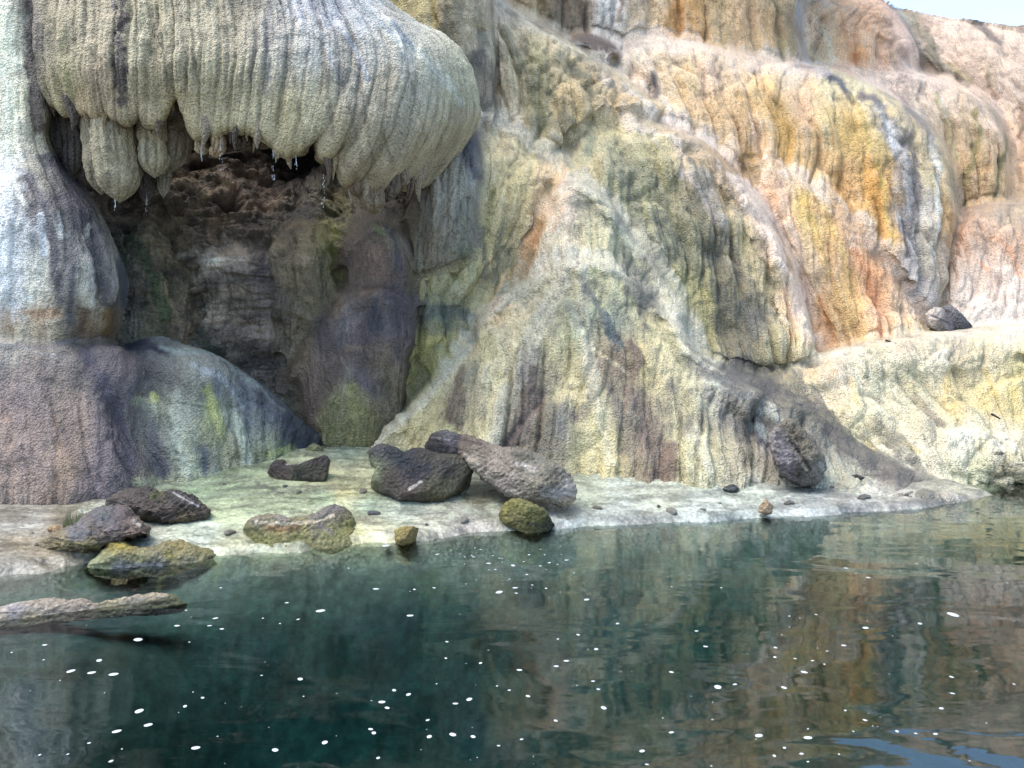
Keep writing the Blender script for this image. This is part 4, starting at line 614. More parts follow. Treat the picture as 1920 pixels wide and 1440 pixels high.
for a in [(178,40,150,366,12.05,(176,166,140)),(212,62,150,380,11.95,(188,178,150)),(242,34,150,356,12.15,(176,160,138)),(283,44,160,334,12.1,(192,184,158)),(322,50,150,322,12.35,(150,142,128)),(262,30,150,384,12.7,(108,104,104)),(132,34,150,340,12.5,(104,96,90)),(155,26,150,352,12.6,(120,104,92)),
          (340,30,170,300,12.6,(110,98,88)),(108,28,150,300,12.5,(84,78,74)),(300,18,200,372,12.75,(190,188,176)),
          (378,18,225,292,11.55,(178,160,126)),(405,20,240,296,11.5,(190,164,128)),(605,26,250,310,11.6,(150,134,106)),(648,34,270,326,11.7,(140,124,100)),(668,30,290,372,11.85,(128,112,92)),(700,34,300,402,12,(140,124,102)),(728,26,300,380,12.25,(110,100,88)),(752,22,280,352,12.4,(140,130,110)),(542,22,255,298,11.6,(180,164,128)),(562,20,262,294,11.55,(170,150,116)),(455,22,245,284,11.7,(110,98,84)),(490,26,245,280,11.75,(120,104,88))]:
    cx, wd, y0, y1, d, c = a
    dk = tuple(int(x*.62) for x in c)
    stalactite(cx, wd, y0, y1, d, [(cx, y1, c), (cx, (y0+y1)/2, c)], cx*.37, [([(cx-wd*.2, y0+40), (cx-wd*.15, y1-30)], wd*.13, dk, .7, 1.2)])
fringe()
# ---------------------------------------------------------------- ground, pool bed, water
SHORE = [(-2200,1160),(-600,1130),(-150,1100),(0,1084),(60,1076),(105,1062),(155,1052),(230,1040),(330,1038),(405,1044),(440,1040),(480,1036),(560,1034),(640,1022),(700,1018),(760,1016),(830,1010),(880,1003),(940,996),(1010,992),(1100,988),(1200,984),(1290,980),(1380,974),(1450,970),(1520,968),(1600,962),(1700,953),(1790,943),(1852,934),(1856,926),(1820,916),(1800,906),(1790,898),(1850,896),(1920,894),(2100,892),(2600,890),(5000,890)]
SW = atz(*np.array(SHORE, float).T)[:, :2]
def shore_sd(X, Y):
    D = np.full(X.shape, 1e9)
    for a, b in zip(SW[:-1], SW[1:]):
        ab = b-a; t = np.clip(((X-a[0])*ab[0]+(Y-a[1])*ab[1])/((ab@ab)+1e-9), 0, 1)
        D = np.minimum(D, np.hypot(X-a[0]-t*ab[0], Y-a[1]-t*ab[1]))
    poly = np.concatenate([SW, [[400, 500], [-400, 500]]]); ins = np.zeros(X.shape, bool)
    for a, b in zip(poly, np.roll(poly, -1, 0)):
        c = ((a[1] > Y) != (b[1] > Y)) & (X < (b[0]-a[0])*(Y-a[1])/((b[1]-a[1])+1e-12)+a[0]); ins ^= c
    return np.where(ins, D, -D)
SILT = [(790,925,.8,.07),(1000,940,.9,.06),(560,890,.5,.06),(560,960,.6,.01),(300,970,.8,.04),(180,1030,.8,.03),(985,975,.5,.03),(1500,895,.6,.06),(760,1000,.35,.04),(645,875,.25,.04),(650,905,.5,.09)]
def ground_z(X, Y, detail=True):
    sd = shore_sd(X, Y); px = 960+F*X/np.maximum(Y, 2)
    k = np.interp(px, [-300, 100, 350, 450, 1000, 1250, 1600, 1900], [.012, .02, .05, .085, .10, .14, .12, .05])
    P = np.stack([X, Y, 0*X], -1)
    if detail: sd = sd+.42*(fbm(P*1.9, 5, .6)-.5)+.06*(fbm(P*9, 3)-.5)
    land = .02+k*np.maximum(sd, 0)+.05*sm(0, .12, sd)
    bed = -.05-1.8*(1-np.exp(-(np.maximum(-sd, 0)*.55)**1.6))-.05*sm(0, .3, -sd)
    z = np.where(sd > 0, land-.02*np.exp(-sd*8), np.minimum(bed+.04, .0+sd*.4))
    for bx_, by_, br_, bh_ in SILT:
        c_ = atz(bx_, by_, .1); z = z+bh_*np.exp(-((X-c_[0])/br_)**2-((Y-c_[1])/(br_*.8))**2)*(sd > -.1)
    bar = atz(130, 1165, 0); z = z+np.where(sd < 0, 1.15*np.exp(-((X-bar[0]+1.2)/2.3)**4-((Y-bar[1])/1.1)**2), 0)*np.clip((-.08-z)/1.2, 0, 1)
    if detail:
        fd = sm(-.8, 0, sd)*.9+.1; z = z+.13*(fbm(P*1.3+4, 6, .6)-.5)*sm(-.1, .5, np.abs(sd))*fd+fd*(.018*(fbm(P*np.array([5, 14, 5]), 4)-.5)+.012*(fbm(P*20, 3)-.5))
    return z
def ground():
    px = np.unique(np.concatenate([np.arange(-700, 2601, 3.2), [-60000, -20000, -8000, -4000, -2000, -1200, 3200, 5000, 9000, 20000, 60000]]))
    Y = np.concatenate([[-60, -20, -5, 0, 1, 2], 2.5*F/(np.arange(1620, 800, -2.4)-HOR), [20, 25, 35, 60, 120, 300, 800]])
    Y = np.unique(Y); XX = (px[None]-960)/F*np.maximum(Y, 3.5)[:, None]; YY = Y[:, None]+0*XX
    Z = ground_z(XX, YY); Z = np.where(YY > 22, .3, Z); P = np.stack([XX, YY, Z], -1)
    anc = [(20,970,(150,144,140)),(60,980,(190,186,184)),(120,975,(140,130,118)),(40,1020,(150,138,122)),(100,1010,(150,136,120)),(20,1060,(160,154,148)),(160,930,(140,132,122)),(200,965,(196,200,190)),(300,1000,(206,212,202)),(380,1000,(210,220,212)),(420,960,(190,202,170)),(380,930,(170,190,160)),(440,920,(178,194,164)),(500,930,(184,196,166)),(480,900,(180,192,160)),(600,930,(176,192,166)),(650,905,(196,200,168)),(700,950,(176,194,176)),(640,850,(190,202,184)),(610,880,(226,220,176)),(670,890,(222,218,180)),(560,960,(196,204,176)),(640,915,(220,212,166)),(700,990,(226,222,196)),(680,1005,(210,206,160)),(760,960,(206,216,206)),(800,990,(220,218,206)),(830,960,(198,200,186)),(900,950,(170,176,160)),(880,990,(206,198,196)),(950,920,(60,60,62)),(1040,980,(200,206,208)),(1100,930,(190,196,182)),(1150,960,(206,212,212)),(1250,930,(206,210,196)),(1300,960,(208,216,218)),(1400,930,(200,208,200)),(1400,960,(206,214,216)),(1500,950,(206,210,214)),(1600,940,(204,204,206)),(1600,910,(180,182,166)),(1700,940,(200,196,194)),(1750,925,(170,166,156)),(1830,928,(190,184,172)),(1850,890,(200,206,180)),(1000,860,(190,190,160)),(430,1020,(206,208,184))]  # near-black anchor paints the shade in the gap under the leaning slab
    C = colour(P, anc, [([(60,982),(30,990),(0,985)],9,(214,214,214),.8,1.2),([(150,958),(190,952)],7,(214,220,210),.8),([(560,1012),(700,1006),(800,1000)],6,(232,228,200),.6,1.2),
       ([(900,945),(880,935),(930,925)],14,(110,104,92),.8),([(1010,975),(1060,985)],5,(120,112,108),.6,1.2),([(900,975),(940,985)],5,(120,110,108),.6,1.3),
       ([(1350,915),(1380,920)],9,(104,110,110),.6,1.3),([(1590,897),(1610,905)],11,(100,96,94),.7,1.2),([(1480,905),(1550,920)],9,(110,106,108),.6,1.2),([(1660,905),(1720,915)],7,(120,116,112),.6,1.2),([(1560,925),(1640,935)],5,(150,146,142),.6,1.4),
       ([(480,905),(500,915),(530,925)],5,(96,92,84),.7,1.0),([(930,960),(1000,985),(1060,990)],6,(180,176,178),.5,1.3)], warp=14, ys=1.4)
    sd = shore_sd(XX, YY)+.2*(fbm(P*1.6, 3)-.5)
    bedc = lin((66, 88, 84))*(.55+.9*fbm(P*np.array([2.5, 5, 1]), 4)[..., None])
    bedb = lin((176, 178, 160))[None]*(.7+.6*fbm(P*6, 3)[..., None])
    b = sm(.05, -1.2, sd)[..., None]; bb = sm(.0, -.35, sd)[..., None]
    px_, py_ = proj(P); silt = (sm(420, 80, px_)*sm(-.2, -1.5, sd)*sm(.35, .6, fbm(P*.8+3, 3)))[..., None]
    gr = fbm(P*np.array([3, 9, 3]), 5, .68)[..., None]; C = C*(.40+.62*sm(.3, .66, gr))
    pxg, pyg = proj(P); gm = sm(.46, .60, fbm(P*np.array([1.1, 3.6, 1])+8, 5, .62))*sm(850, 1250, pxg)*.5+sm(.52, .64, fbm(P*np.array([1.6, 4.5, 1])+28, 5, .62))*.38*sm(1250, 850, pxg)
    C = C*np.array([.94, .99, .95]); C = C*(1-gm[..., None])+lin((112, 110, 104))*GAIN*gm[..., None]
    C = C*(1-bb)+bb*((1-b)*bedb*.6+b*bedc*(.8+.5*sm(700, 1500, proj(P)[0])[..., None])*(1+np.array([.12, 0, -.2])*sm(900, 1600, proj(P)[0])[..., None]))  # bed lighter and browner rightward, painting in the slope's brown reflection
    C = C*(1-silt*.8)+silt*.8*lin((120, 118, 102))*.6
    wet = sm(.35, 0, sd)[..., None]*(1-bb); C = C*(1-.22*wet)
    me = grid_mesh('ground', P, C, P[..., :2]*.25, M['shore']); me.materials.append(M['bed']); f4 = (.25*(sd[:-1, :-1]+sd[1:, :-1]+sd[1:, 1:]+sd[:-1, 1:]) < -.3).reshape(-1)
    me.polygons.foreach_set('material_index', f4.astype(np.int32)); me.update(); link('ground', me, kind='structure')
ground()
def water():
    m = bpy.data.materials.new('pool_water'); m.use_nodes = True; n = m.node_tree.nodes; L = m.node_tree.links; n.clear()
    out = n.new('ShaderNodeOutputMaterial'); tr = n.new('ShaderNodeBsdfTransparent'); gl = n.new('ShaderNodeBsdfGlossy'); mx = n.new('ShaderNodeMixShader'); fr = n.new('ShaderNodeFresnel')
    fr.inputs[0].default_value = 1.9; gl.inputs['Roughness'].default_value = .015; tr.inputs[0].default_value = (.82, .93, .93, 1)
    tc = n.new('ShaderNodeTexCoord'); hs = None
    for sc, rot, det, k in (((.55, 1.5, 1), .25, 2, 1.0), ((1.8, 6.0, 1), -.15, 2, .08)):
        mp = n.new('ShaderNodeMapping'); mp.inputs['Scale'].default_value = sc; mp.inputs['Rotation'].default_value = (0, 0, rot); L.new(tc.outputs['Object'], mp.inputs[0])
        t = n.new('ShaderNodeTexNoise'); t.inputs['Scale'].default_value = 1; t.inputs['Detail'].default_value = det; t.inputs['Distortion'].default_value = .6; L.new(mp.outputs[0], t.inputs['Vector'])
        q = n.new('ShaderNodeMath'); q.operation = 'MULTIPLY'; q.inputs[1].default_value = k; L.new(t.outputs[0], q.inputs[0])
        if hs is None: hs = q.outputs[0]
        else:
            a = n.new('ShaderNodeMath'); L.new(hs, a.inputs[0]); L.new(q.outputs[0], a.inputs[1]); hs = a.outputs[0]
    bp = n.new('ShaderNodeBump'); bp.inputs['Strength'].default_value = 1; bp.inputs['Distance'].default_value = .014; L.new(hs, bp.inputs['Height'])
    L.new(bp.outputs[0], gl.inputs['Normal']); L.new(bp.outputs[0], fr.inputs['Normal'])
    L.new(fr.outputs[0], mx.inputs[0]); L.new(tr.outputs[0], mx.inputs[1]); L.new(gl.outputs[0], mx.inputs[2]); L.new(mx.outputs[0], out.inputs[0])
    va = n.new('ShaderNodeVolumeAbsorption'); va.inputs[0].default_value = (.42, .69, .70, 1); va.inputs[1].default_value = .8; L.new(va.outputs[0], out.inputs['Volume'])
    x, y0, y1, zb = 300, -59, 60, -6
    v = [(-x,y0,0),(x,y0,0),(x,y1,0),(-x,y1,0),(-x,y0,zb),(x,y0,zb),(x,y1,zb),(-x,y1,zb)]
    me = bpy.data.meshes.new('water'); me.from_pydata(v, [], [(0,1,2,3),(7,6,5,4),(0,4,5,1),(1,5,6,2),(2,6,7,3),(3,7,4,0)]); me.materials.append(m); link('water', me, kind='structure')
water()
# ---------------------------------------------------------------- loose rocks
def gd(px, py):                                             # depth of the ground seen at a pixel
    z = .05
    for _ in range(6):
        p = atz(px, py, z); z = float(ground_z(np.array([p[0]]), np.array([p[1]]), False)[0]); z = max(z, 0)
    return float(atz(px, py, z)[1]), z
def rock(name, outline, thick, anc, strokes=(), label='', category='rock', group=None, d=None, tilt=(0, 0), p=2.6, rough=.05, strata=None, seed=0, mat='rock', sink=20, res=2.0, warp=10, facets=12, grounded=True):
    O = np.array(outline, float); n = len(O)
    by = O[:, 1].max(); bx = O[O[:, 1].argmax(), 0]
    if d is None: d = gd(bx, by)[0]+thick*.48
    # closed catmull-rom with light smoothing, corners kept
    t = np.linspace(0, n, max(60, int(np.hypot(*np.diff(np.vstack([O, O[:1]]), axis=0).T).sum()/res)), endpoint=False)
    E = np.concatenate([O[-1:], O, O[:3]]); i = np.floor(t).astype(int); f = (t-i)[:, None]
    a, b, c, e = E[i], E[i+1], E[i+2], E[i+3]
    B = .3*(.5*((2*b)+(-a+c)*f+(2*a-5*b+4*c-e)*f*f+(-a+3*b-3*c+e)*f**3))+.7*(b*(1-f)+c*f)
    tg = np.roll(B, -3, 0)-np.roll(B, 3, 0); sg = np.sign((B[:, 0]*np.roll(B[:, 1], -1)-np.roll(B[:, 0], -1)*B[:, 1]).sum())
    ny = -sg*tg[:, 0]/(np.hypot(*tg.T)+1e-6); ny = np.convolve(np.r_[ny[-4:], ny, ny[:4]], np.ones(9)/9, 'valid')
    B[:, 1] += sink*sm(.2, .75, ny)
    c0 = B.mean(0); R = max(14, int(np.hypot(*(B-c0).T).mean()/res))
    r = np.concatenate([np.linspace(0, 1, R, endpoint=False)**.8, np.linspace(1, 0, max(8, R//2))**.8])[:, None]
    side = np.concatenate([-np.ones(R), np.ones(max(8, R//2))])[:, None]
    pts = c0+(B-c0)[None]*r[..., None]
    down = (sm(.1, .8, ny) if grounded else 0*ny)[None]; re = r*(1-.7*down)
    dep = d+side*thick*.5*(1-re**p*.9999)**(1/p)+tilt[0]*(pts[..., 0]-c0[0])+tilt[1]*(pts[..., 1]-c0[1])
    P = at(pts[..., 0], pts[..., 1], dep)
    cc = P.mean((0, 1)); rg = np.random.default_rng(seed+500)
    for _ in range(facets):
        v = rg.normal(size=3); v[1] = -abs(v[1])-1.15*np.linalg.norm(v[[0, 2]]); v /= np.linalg.norm(v)
        h = (P-cc)@v; o = h.max()*rg.uniform(.66, .9); P = P-np.maximum(h-o, 0)[..., None]*v*.93
    N = normals(np.concatenate([P[:, -1:], P, P[:, :1]], 1))[:, 1:-1]
    
    if ((P-cc)*N).sum() < 0: N = -N
    cell = fbm(P*3.1+seed, 3); disp = rough*1.4*(fbm(P*2.6+seed, 4, .55)-.5)+rough*.8*(fbm(P*np.array([6, 6, 10])+seed, 5, .62, True)-.55)+rough*.7*(fbm(P*26, 3)-.5)
    if strata: disp += strata[0]*(fbm((P @ np.array(strata[1], float).T)+seed, 4, .6, True)-.5)*2
    P2 = P+N*(disp*np.minimum(1, .15+1.4*(1-np.abs(r-0)*0)))[..., None]
    C = colour(P2, anc, strokes, warp=warp, ys=1.0)
    me = grid_mesh(name, P2, C, np.stack([P2[..., 0]*.6, P2[..., 2]*.6], -1), M[mat], wrap=True)
    kw = dict(label=label, category=category)
    if group: kw['group'] = group
    return link(name, me, None, **kw)
I3 = lambda a, b, c: [[a, 0, 0], [0, b, 0], [0, 0, c]]
rock('rock_slab', [(688,848),(706,832),(722,831),(743,841),(757,848),(776,840),(798,842),(820,850),(859,852),(877,867),(887,885),(877,907),(855,922),(837,942),(820,945),(789,940),(746,924),(719,913),(696,905),(700,893),(704,876)], .75,
 [(710,845,(70,72,76)),(760,860,(40,44,58)),(800,855,(62,58,54)),(860,860,(80,78,66)),(780,890,(46,46,56)),(740,900,(72,64,62)),(840,880,(58,56,56)),(870,890,(110,106,88)),(845,915,(120,116,92)),(820,930,(96,90,62)),(770,925,(86,76,68)),(700,885,(130,140,110))],
 [([(768,917),(790,903)],4,(196,190,182),.95,.4),([(735,850),(760,870),(800,880)],14,(36,42,64),.7,.8),([(700,870),(704,890)],5,(160,176,140),.7)], 'dark blue-black slab with a white streak, left half of the leaning pair', p=4.0, rough=.035, facets=8, seed=41, tilt=(.001,-.004))
rock('rock_slab', [(859,835),(866,822),(877,817),(899,826),(921,835),(943,841),(971,841),(997,848),(1030,863),(1063,885),(1078,911),(1085,933),(1080,953),(1063,954),(1030,946),(986,937),(953,929),(932,913),(910,900),(888,881),(866,863),(860,850)], .7,
 [(870,830,(110,100,92)),(900,840,(130,120,110)),(890,860,(166,156,144)),(940,870,(156,146,138)),(980,860,(112,110,98)),(950,900,(160,150,144)),(1000,880,(150,146,138)),(1000,910,(140,136,124)),(1040,900,(112,108,94)),(1060,920,(186,180,180)),(1070,940,(190,176,146)),(1010,935,(150,140,124)),(960,925,(150,142,134)),(1020,870,(120,120,108))],
 [([(970,870),(1000,880)],6,(206,202,200),.7,1.0),([(1020,925),(1070,925)],10,(200,196,200),.6,1.3),([(870,850),(920,895),(970,925)],5,(196,186,176),.6,1.2),([(960,850),(1000,860)],6,(86,84,76),.7),([(865,822),(900,832)],5,(84,74,68),.7,.8)],
 'large pale grey weathered slab leaning over a dark gap by the shore', p=4.0, rough=.04, strata=(.035, [[3,0,3],[0,2,0],[-9,0,14]]), seed=42, facets=6, tilt=(-.003,-.006), sink=0, grounded=False)
rock('rock', [(797,838),(809,815),(833,808),(855,813),(873,820),(890,835),(885,858),(838,854),(802,848)], .5, [(810,830,(80,76,76)),(840,815,(130,124,124)),(850,835,(104,96,104)),(820,840,(58,58,64))], [([(810,820),(860,828)],3,(150,144,146),.6,1.2)],
 'small purplish dark rock tucked behind the two leaning slabs', rough=.04, strata=(.02, I3(3,3,18)), seed=43, d=gd(838,880)[0]+.5)
rock('mossy_rock', [(934,966),(951,942),(969,936),(997,944),(1019,953),(1031,970),(1039,986),(1008,990),(986,983),(964,977)], .3, [(960,950,(122,120,60)),(990,955,(112,112,62)),(1010,975,(100,100,56)),(970,970,(116,110,70)),(1030,985,(56,58,44))], [([(965,942),(1000,948)],4,(150,148,96),.6,1.2),([(990,982),(1030,988)],5,(50,50,42),.8)],
 'olive mossy rock at the waterline below the pale leaning slab', category='rock', rough=.05, seed=44)
rock('rock', [(503,887),(507,873),(518,862),(528,862),(537,872),(563,868),(597,855),(612,852),(620,863),(613,883),(588,895),(563,900),(538,902),(513,903)], .4, [(515,875,(60,54,56)),(520,895,(92,80,70)),(560,885,(66,66,54)),(600,865,(76,68,66)),(600,885,(80,76,60))], [([(537,871),(563,867),(597,854)],2.5,(206,206,200),.5,.8),([(555,880),(562,892)],7,(38,46,36),.8)],
 'long dark brown rock with a humped left end on the green flat', rough=.035, seed=45)
rock('rock', [(632,872),(640,860),(650,860),(658,870),(665,872),(653,880),(640,877)], .2, [(645,868,(86,84,72)),(655,873,(70,66,60))], (), 'tiny dark stone just right of the long humped brown rock', rough=.02, seed=46, sink=3)
rock('rock', [(571,852),(577,838),(587,831),(603,838),(607,846),(588,854)], .25, [(585,842,(156,158,114)),(600,842,(110,108,86))], (), 'small yellow-green stone behind the long dark brown rock', rough=.03, seed=47, sink=4)
rock('mossy_rock', [(457,990),(473,973),(500,967),(520,966),(547,972),(575,970),(598,963),(610,953),(630,947),(647,952),(657,965),(665,980),(665,997),(638,1010),(600,1020),(567,1027),(525,1030),(490,1033),(480,1020),(467,1003)], .8,
 [(480,980,(132,126,124)),(530,972,(136,130,128)),(600,965,(128,124,124)),(630,955,(124,118,122)),(640,970,(120,112,90)),(655,985,(128,130,70)),(600,985,(132,126,110)),(560,990,(142,134,90)),(520,995,(150,140,86)),(480,1000,(120,118,62)),(500,1015,(140,142,84)),(560,1010,(128,130,80)),(620,1000,(122,126,74)),(470,990,(100,104,60))],
 [([(480,978),(540,984),(600,976),(625,968)],4,(206,196,176),.7,1.2),([(500,990),(560,990)],6,(140,104,70),.6,1.2),([(600,985),(625,1000)],5,(130,120,124),.7)], 'flat grey-topped rock with olive moss on its water side', rough=.06, seed=48, tilt=(.003,-.006), p=3.6, d=8.88, facets=7, sink=26)
rock('banded_rock', [(195,949),(218,926),(247,918),(275,915),(300,925),(332,921),(357,930),(375,940),(387,952),(390,967),(367,978),(321,981),(280,983),(252,972),(218,956)], .8,
 [(230,935,(84,76,72)),(270,922,(66,60,60)),(250,950,(78,66,66)),(300,935,(72,68,52)),(330,930,(64,62,64)),(310,960,(92,80,78)),(360,945,(74,68,72)),(350,970,(110,98,74)),(380,965,(86,76,66)),(270,970,(84,76,70))],
 [([(325,924),(350,938),(373,950)],2.2,(190,190,200),.95,.4),([(340,925),(362,940)],1.5,(130,130,136),.8,.5),([(312,930),(340,948),(355,965)],1.6,(34,30,32),.8,.5),([(285,932),(300,925)],6,(90,98,56),.7),([(325,945),(350,955),(358,972)],2,(40,34,32),.8,.5)],
 'dark banded rock with thin white stripes on its right shoulder', rough=.05, strata=(.045, [[5,0,9],[0,3,0],[6,0,-14]]), seed=49, tilt=(0,-.006))
rock('rock', [(64,1040),(80,1017),(115,999),(142,990),(165,972),(183,958),(206,951),(241,956),(262,972),(275,1004),(240,1016),(205,1029),(180,1046),(150,1052),(137,1048),(110,1046)], .9,
 [(100,1010,(130,118,96)),(150,1000,(100,102,120)),(200,965,(92,96,112)),(240,965,(104,92,92)),(210,985,(104,98,106)),(250,990,(120,104,94)),(180,1000,(106,94,84)),(110,1025,(146,136,92)),(170,1025,(126,122,60)),(150,1040,(112,104,80)),(90,1040,(150,138,110)),(220,1005,(96,84,76))],
 [([(130,1000),(180,998)],5,(84,92,118),.7,1.0),([(195,998),(240,992)],3,(40,36,36),.8,.7),([(250,990),(265,1000)],3,(34,30,30),.8,.6),([(100,1018),(160,1020)],4,(160,146,96),.7,1.2),([(250,975),(262,985)],5,(220,214,206),.7,1.0),([(120,1030),(190,1030)],2,(60,52,44),.8,.6)],
 'layered grey and ochre rock overhanging the water left of the mossy rock', rough=.06, strata=(.06, I3(2,2,11)), seed=50, tilt=(0,-.008), sink=-2, d=gd(150,1058)[0]+.5)
rock('mossy_rock', [(157,1075),(170,1052),(197,1029),(202,1015),(225,1015),(252,1024),(286,1027),(316,1015),(339,1015),(367,1025),(390,1029),(410,1040),(406,1059),(344,1068),(275,1072),(218,1079),(202,1086),(174,1086)], .6,
 [(215,1022,(150,140,70)),(250,1030,(132,122,76)),(330,1022,(138,128,84)),(380,1035,(124,120,80)),(180,1060,(140,148,116)),(200,1045,(146,150,110)),(260,1045,(136,136,104)),(320,1045,(122,118,80)),(380,1055,(118,120,92)),(230,1062,(112,118,124)),(300,1062,(110,114,112)),(190,1078,(156,160,120)),(350,1060,(110,112,94))],
 [([(205,1020),(240,1025)],6,(156,142,56),.7,1.0),([(215,1062),(300,1060)],7,(106,114,130),.6,1.4),([(310,1035),(325,1050)],6,(128,128,56),.6),([(180,1078),(205,1082)],5,(176,180,140),.7,1.2)],
 'long ochre mossy rock lying in the shallow water on the left', rough=.055, seed=51, d=8.02, tilt=(.0018, -.004), p=3, sink=44)
rock('rock_bar', [(-320,1180),(-300,1155),(-200,1150),(-90,1150),(0,1139),(34,1129),(69,1124),(101,1122),(128,1127),(156,1123),(183,1131),(229,1131),(257,1119),(298,1115),(328,1117),(351,1131),(332,1140),(229,1148),(137,1156),(69,1163),(0,1176),(-100,1190),(-220,1195)], .3,
 [(30,1140,(160,156,160)),(0,1160,(176,164,150)),(80,1135,(164,156,146)),(100,1145,(168,158,146)),(160,1135,(156,146,136)),(200,1142,(160,152,124)),(260,1128,(160,152,140)),(310,1122,(170,160,146)),(335,1130,(186,174,130)),(60,1160,(170,158,130)),(290,1138,(150,142,116)),(-100,1160,(164,156,146))],
 [([(20,1140),(60,1140)],7,(146,146,156),.6,1.4)], 'low pale crusty rock bar in the water at the left edge', rough=.035, seed=52, d=6.56, tilt=(.0014, -.002), p=2.4, sink=8, facets=6)
rock('mossy_rock', [(739,994),(752,986),(774,986),(785,991),(774,1005),(757,1012),(741,1007)], .3, [(750,992,(140,136,80)),(768,992,(160,140,84)),(760,1005,(130,116,66))], (), 'small ochre lump on the white shore edge right of the flat mossy rock', rough=.03, seed=53, sink=16)
rock('rock', [(1443,813),(1453,805),(1477,787),(1490,790),(1503,805),(1527,827),(1542,853),(1547,877),(1540,900),(1518,900),(1490,890),(1463,875),(1453,853),(1443,830)], .9,
 [(1455,820,(150,144,148)),(1480,795,(120,114,100)),(1470,840,(134,128,134)),(1490,820,(104,98,80)),(1510,840,(124,118,100)),(1480,870,(128,122,140)),(1530,860,(120,116,104)),(1510,870,(104,100,90)),(1530,885,(140,138,134)),(1500,885,(86,82,74))],
 [([(1482,825),(1500,850),(1520,880)],4,(60,56,52),.85,.7),([(1485,800),(1492,820)],5,(92,80,62),.7),([(1505,872),(1512,880)],4,(196,194,180),.8,.8),([(1465,835),(1475,865)],7,(142,136,148),.7,1.2),([(1538,868),(1544,880)],5,(200,204,210),.7,1.0)],
 'upright jagged grey block resting against the dark slope on the right', rough=.07, p=3.2, strata=(.03, [[6,0,3],[0,3,0],[-3,0,6]]), seed=54, d=11.0)
rock('tan_stone', [(1423,958),(1424,948),(1433,938),(1437,933),(1440,940),(1450,948),(1448,960),(1438,962)], .18, [(1436,945,(176,152,124)),(1430,955,(196,172,142)),(1445,952,(184,160,130))], (), 'small tan triangular stone standing at the waterline on the right', rough=.02, seed=55, sink=3, res=1.2)
rock('stone', [(1448,957),(1453,947),(1459,949),(1462,958)], .12, [(1455,952,(80,84,84))], (), 'tiny dark stone touching the tan triangular stone', rough=.012, seed=56, sink=3, res=1.2)
rock('tan_stone', [(87,996),(92,988),(110,985),(119,991),(110,998)], .15, [(100,990,(190,160,120)),(100,997,(110,90,66))], (), 'small flat tan stone on the grey beach beside the grass tuft', rough=.012, seed=57, sink=3, res=1.2)
rock('rock_crumbs', [(1355,918),(1362,910),(1375,908),(1386,915),(1372,922)], .2, [(1370,915,(84,90,92))], (), 'small dark crumb of rock on the pale flat left of the tan stone', rough=.035, seed=58, sink=3, res=1.4)
rock('rock_crumbs', [(1577,897),(1590,892),(1605,890),(1620,896),(1600,903)], .25, [(1600,896,(86,82,80))], (), 'dark crumbly lump right of the jagged grey block', rough=.04, seed=59, sink=3, res=1.4)
rock('rock_crumbs', [(1634,893),(1641,888),(1652,890),(1655,896),(1642,898)], .2, [(1645,893,(88,98,98))], (), 'second small dark lump further right along the spit', rough=.03, seed=60, sink=3, res=1.4)
rock('rock', [(1862,852),(1868,846),(1878,845),(1885,852),(1875,858)], .2, [(1873,850,(136,132,120))], (), 'small grey stone lying on the pale shelf at the right edge', rough=.02, seed=61, d=12.35, res=1.4, sink=4)
rock('rock_stump', [(1875,893),(1878,872),(1892,863),(1915,866),(1950,862),(1985,870),(1990,893)], .7, [(1885,880,(150,146,124)),(1905,870,(196,194,176)),(1900,885,(166,160,130)),(1950,880,(180,176,150))], [([(1880,870),(1884,890)],4,(96,94,84),.8,.8)], 'rounded pale travertine stump by the inlet at the right edge', rough=.05, seed=62, d=12.25)
rock('fallen_slab', [(1735,588),(1752,577),(1768,580),(1790,597),(1800,613),(1785,616),(1765,606),(1745,597)], .5, [(1750,585,(206,196,190)),(1770,595,(110,104,108)),(1790,608,(84,82,92))], [([(1745,590),(1780,606)],3,(66,66,74),.8,.8)], 'dark grey slab fallen at the foot of the white streaked column', rough=.05, seed=63, d=15.8)
rock('fallen_slab', [(1768,574),(1784,572),(1800,586),(1812,602),(1822,612),(1808,615),(1795,600),(1780,588)], .4, [(1780,580,(120,116,120)),(1805,600,(84,86,98))], (), 'second narrow dark slab leaning by the pink mound', rough=.04, seed=64, d=15.85)
rp_ = random.Random(21)
pebm = []
def pebble_mesh(k):
    nu, nv = 22, 12; th = np.linspace(0, 2*math.pi, nu, endpoint=False)[None]; ph = np.linspace(.01, math.pi-.01, nv)[:, None]
    D = np.stack([np.sin(ph)*np.cos(th), np.sin(ph)*np.sin(th), np.cos(ph)+0*th], -1)
    P = D*np.array([1, .8, .6])*(1+.9*(fbm(D*1.7+k*5, 4)-.5))[..., None]
    c = [(150,144,134),(172,164,148),(130,130,126),(184,178,164)][k % 4]
    return grid_mesh('pebble', P, np.zeros(P.shape)+lin(c)*(.7+.6*fbm(P*3, 3)[..., None]), P[..., :2], M['rock'], wrap=True)
pebm = [pebble_mesh(k) for k in range(8)]
PG = [(420,905),(455,912),(560,925),(497,940),(700,965),(808,967),(870,975),(905,985),(1010,1000),(1075,945),(1120,955),(1185,935),(1235,950),(1290,938),(1318,958),(1395,932),(1480,945),(1510,930),(1560,915),(1640,925),(1700,930),(1735,918),(60,1000),(35,1030),(75,1020),(20,965),(430,1000),(445,990),(800,985),(690,1008),(1350,945),(1570,940),(1620,948),(1690,944),(680,925),(590,945),(535,915),(1210,965),(1260,962),(1150,972)]
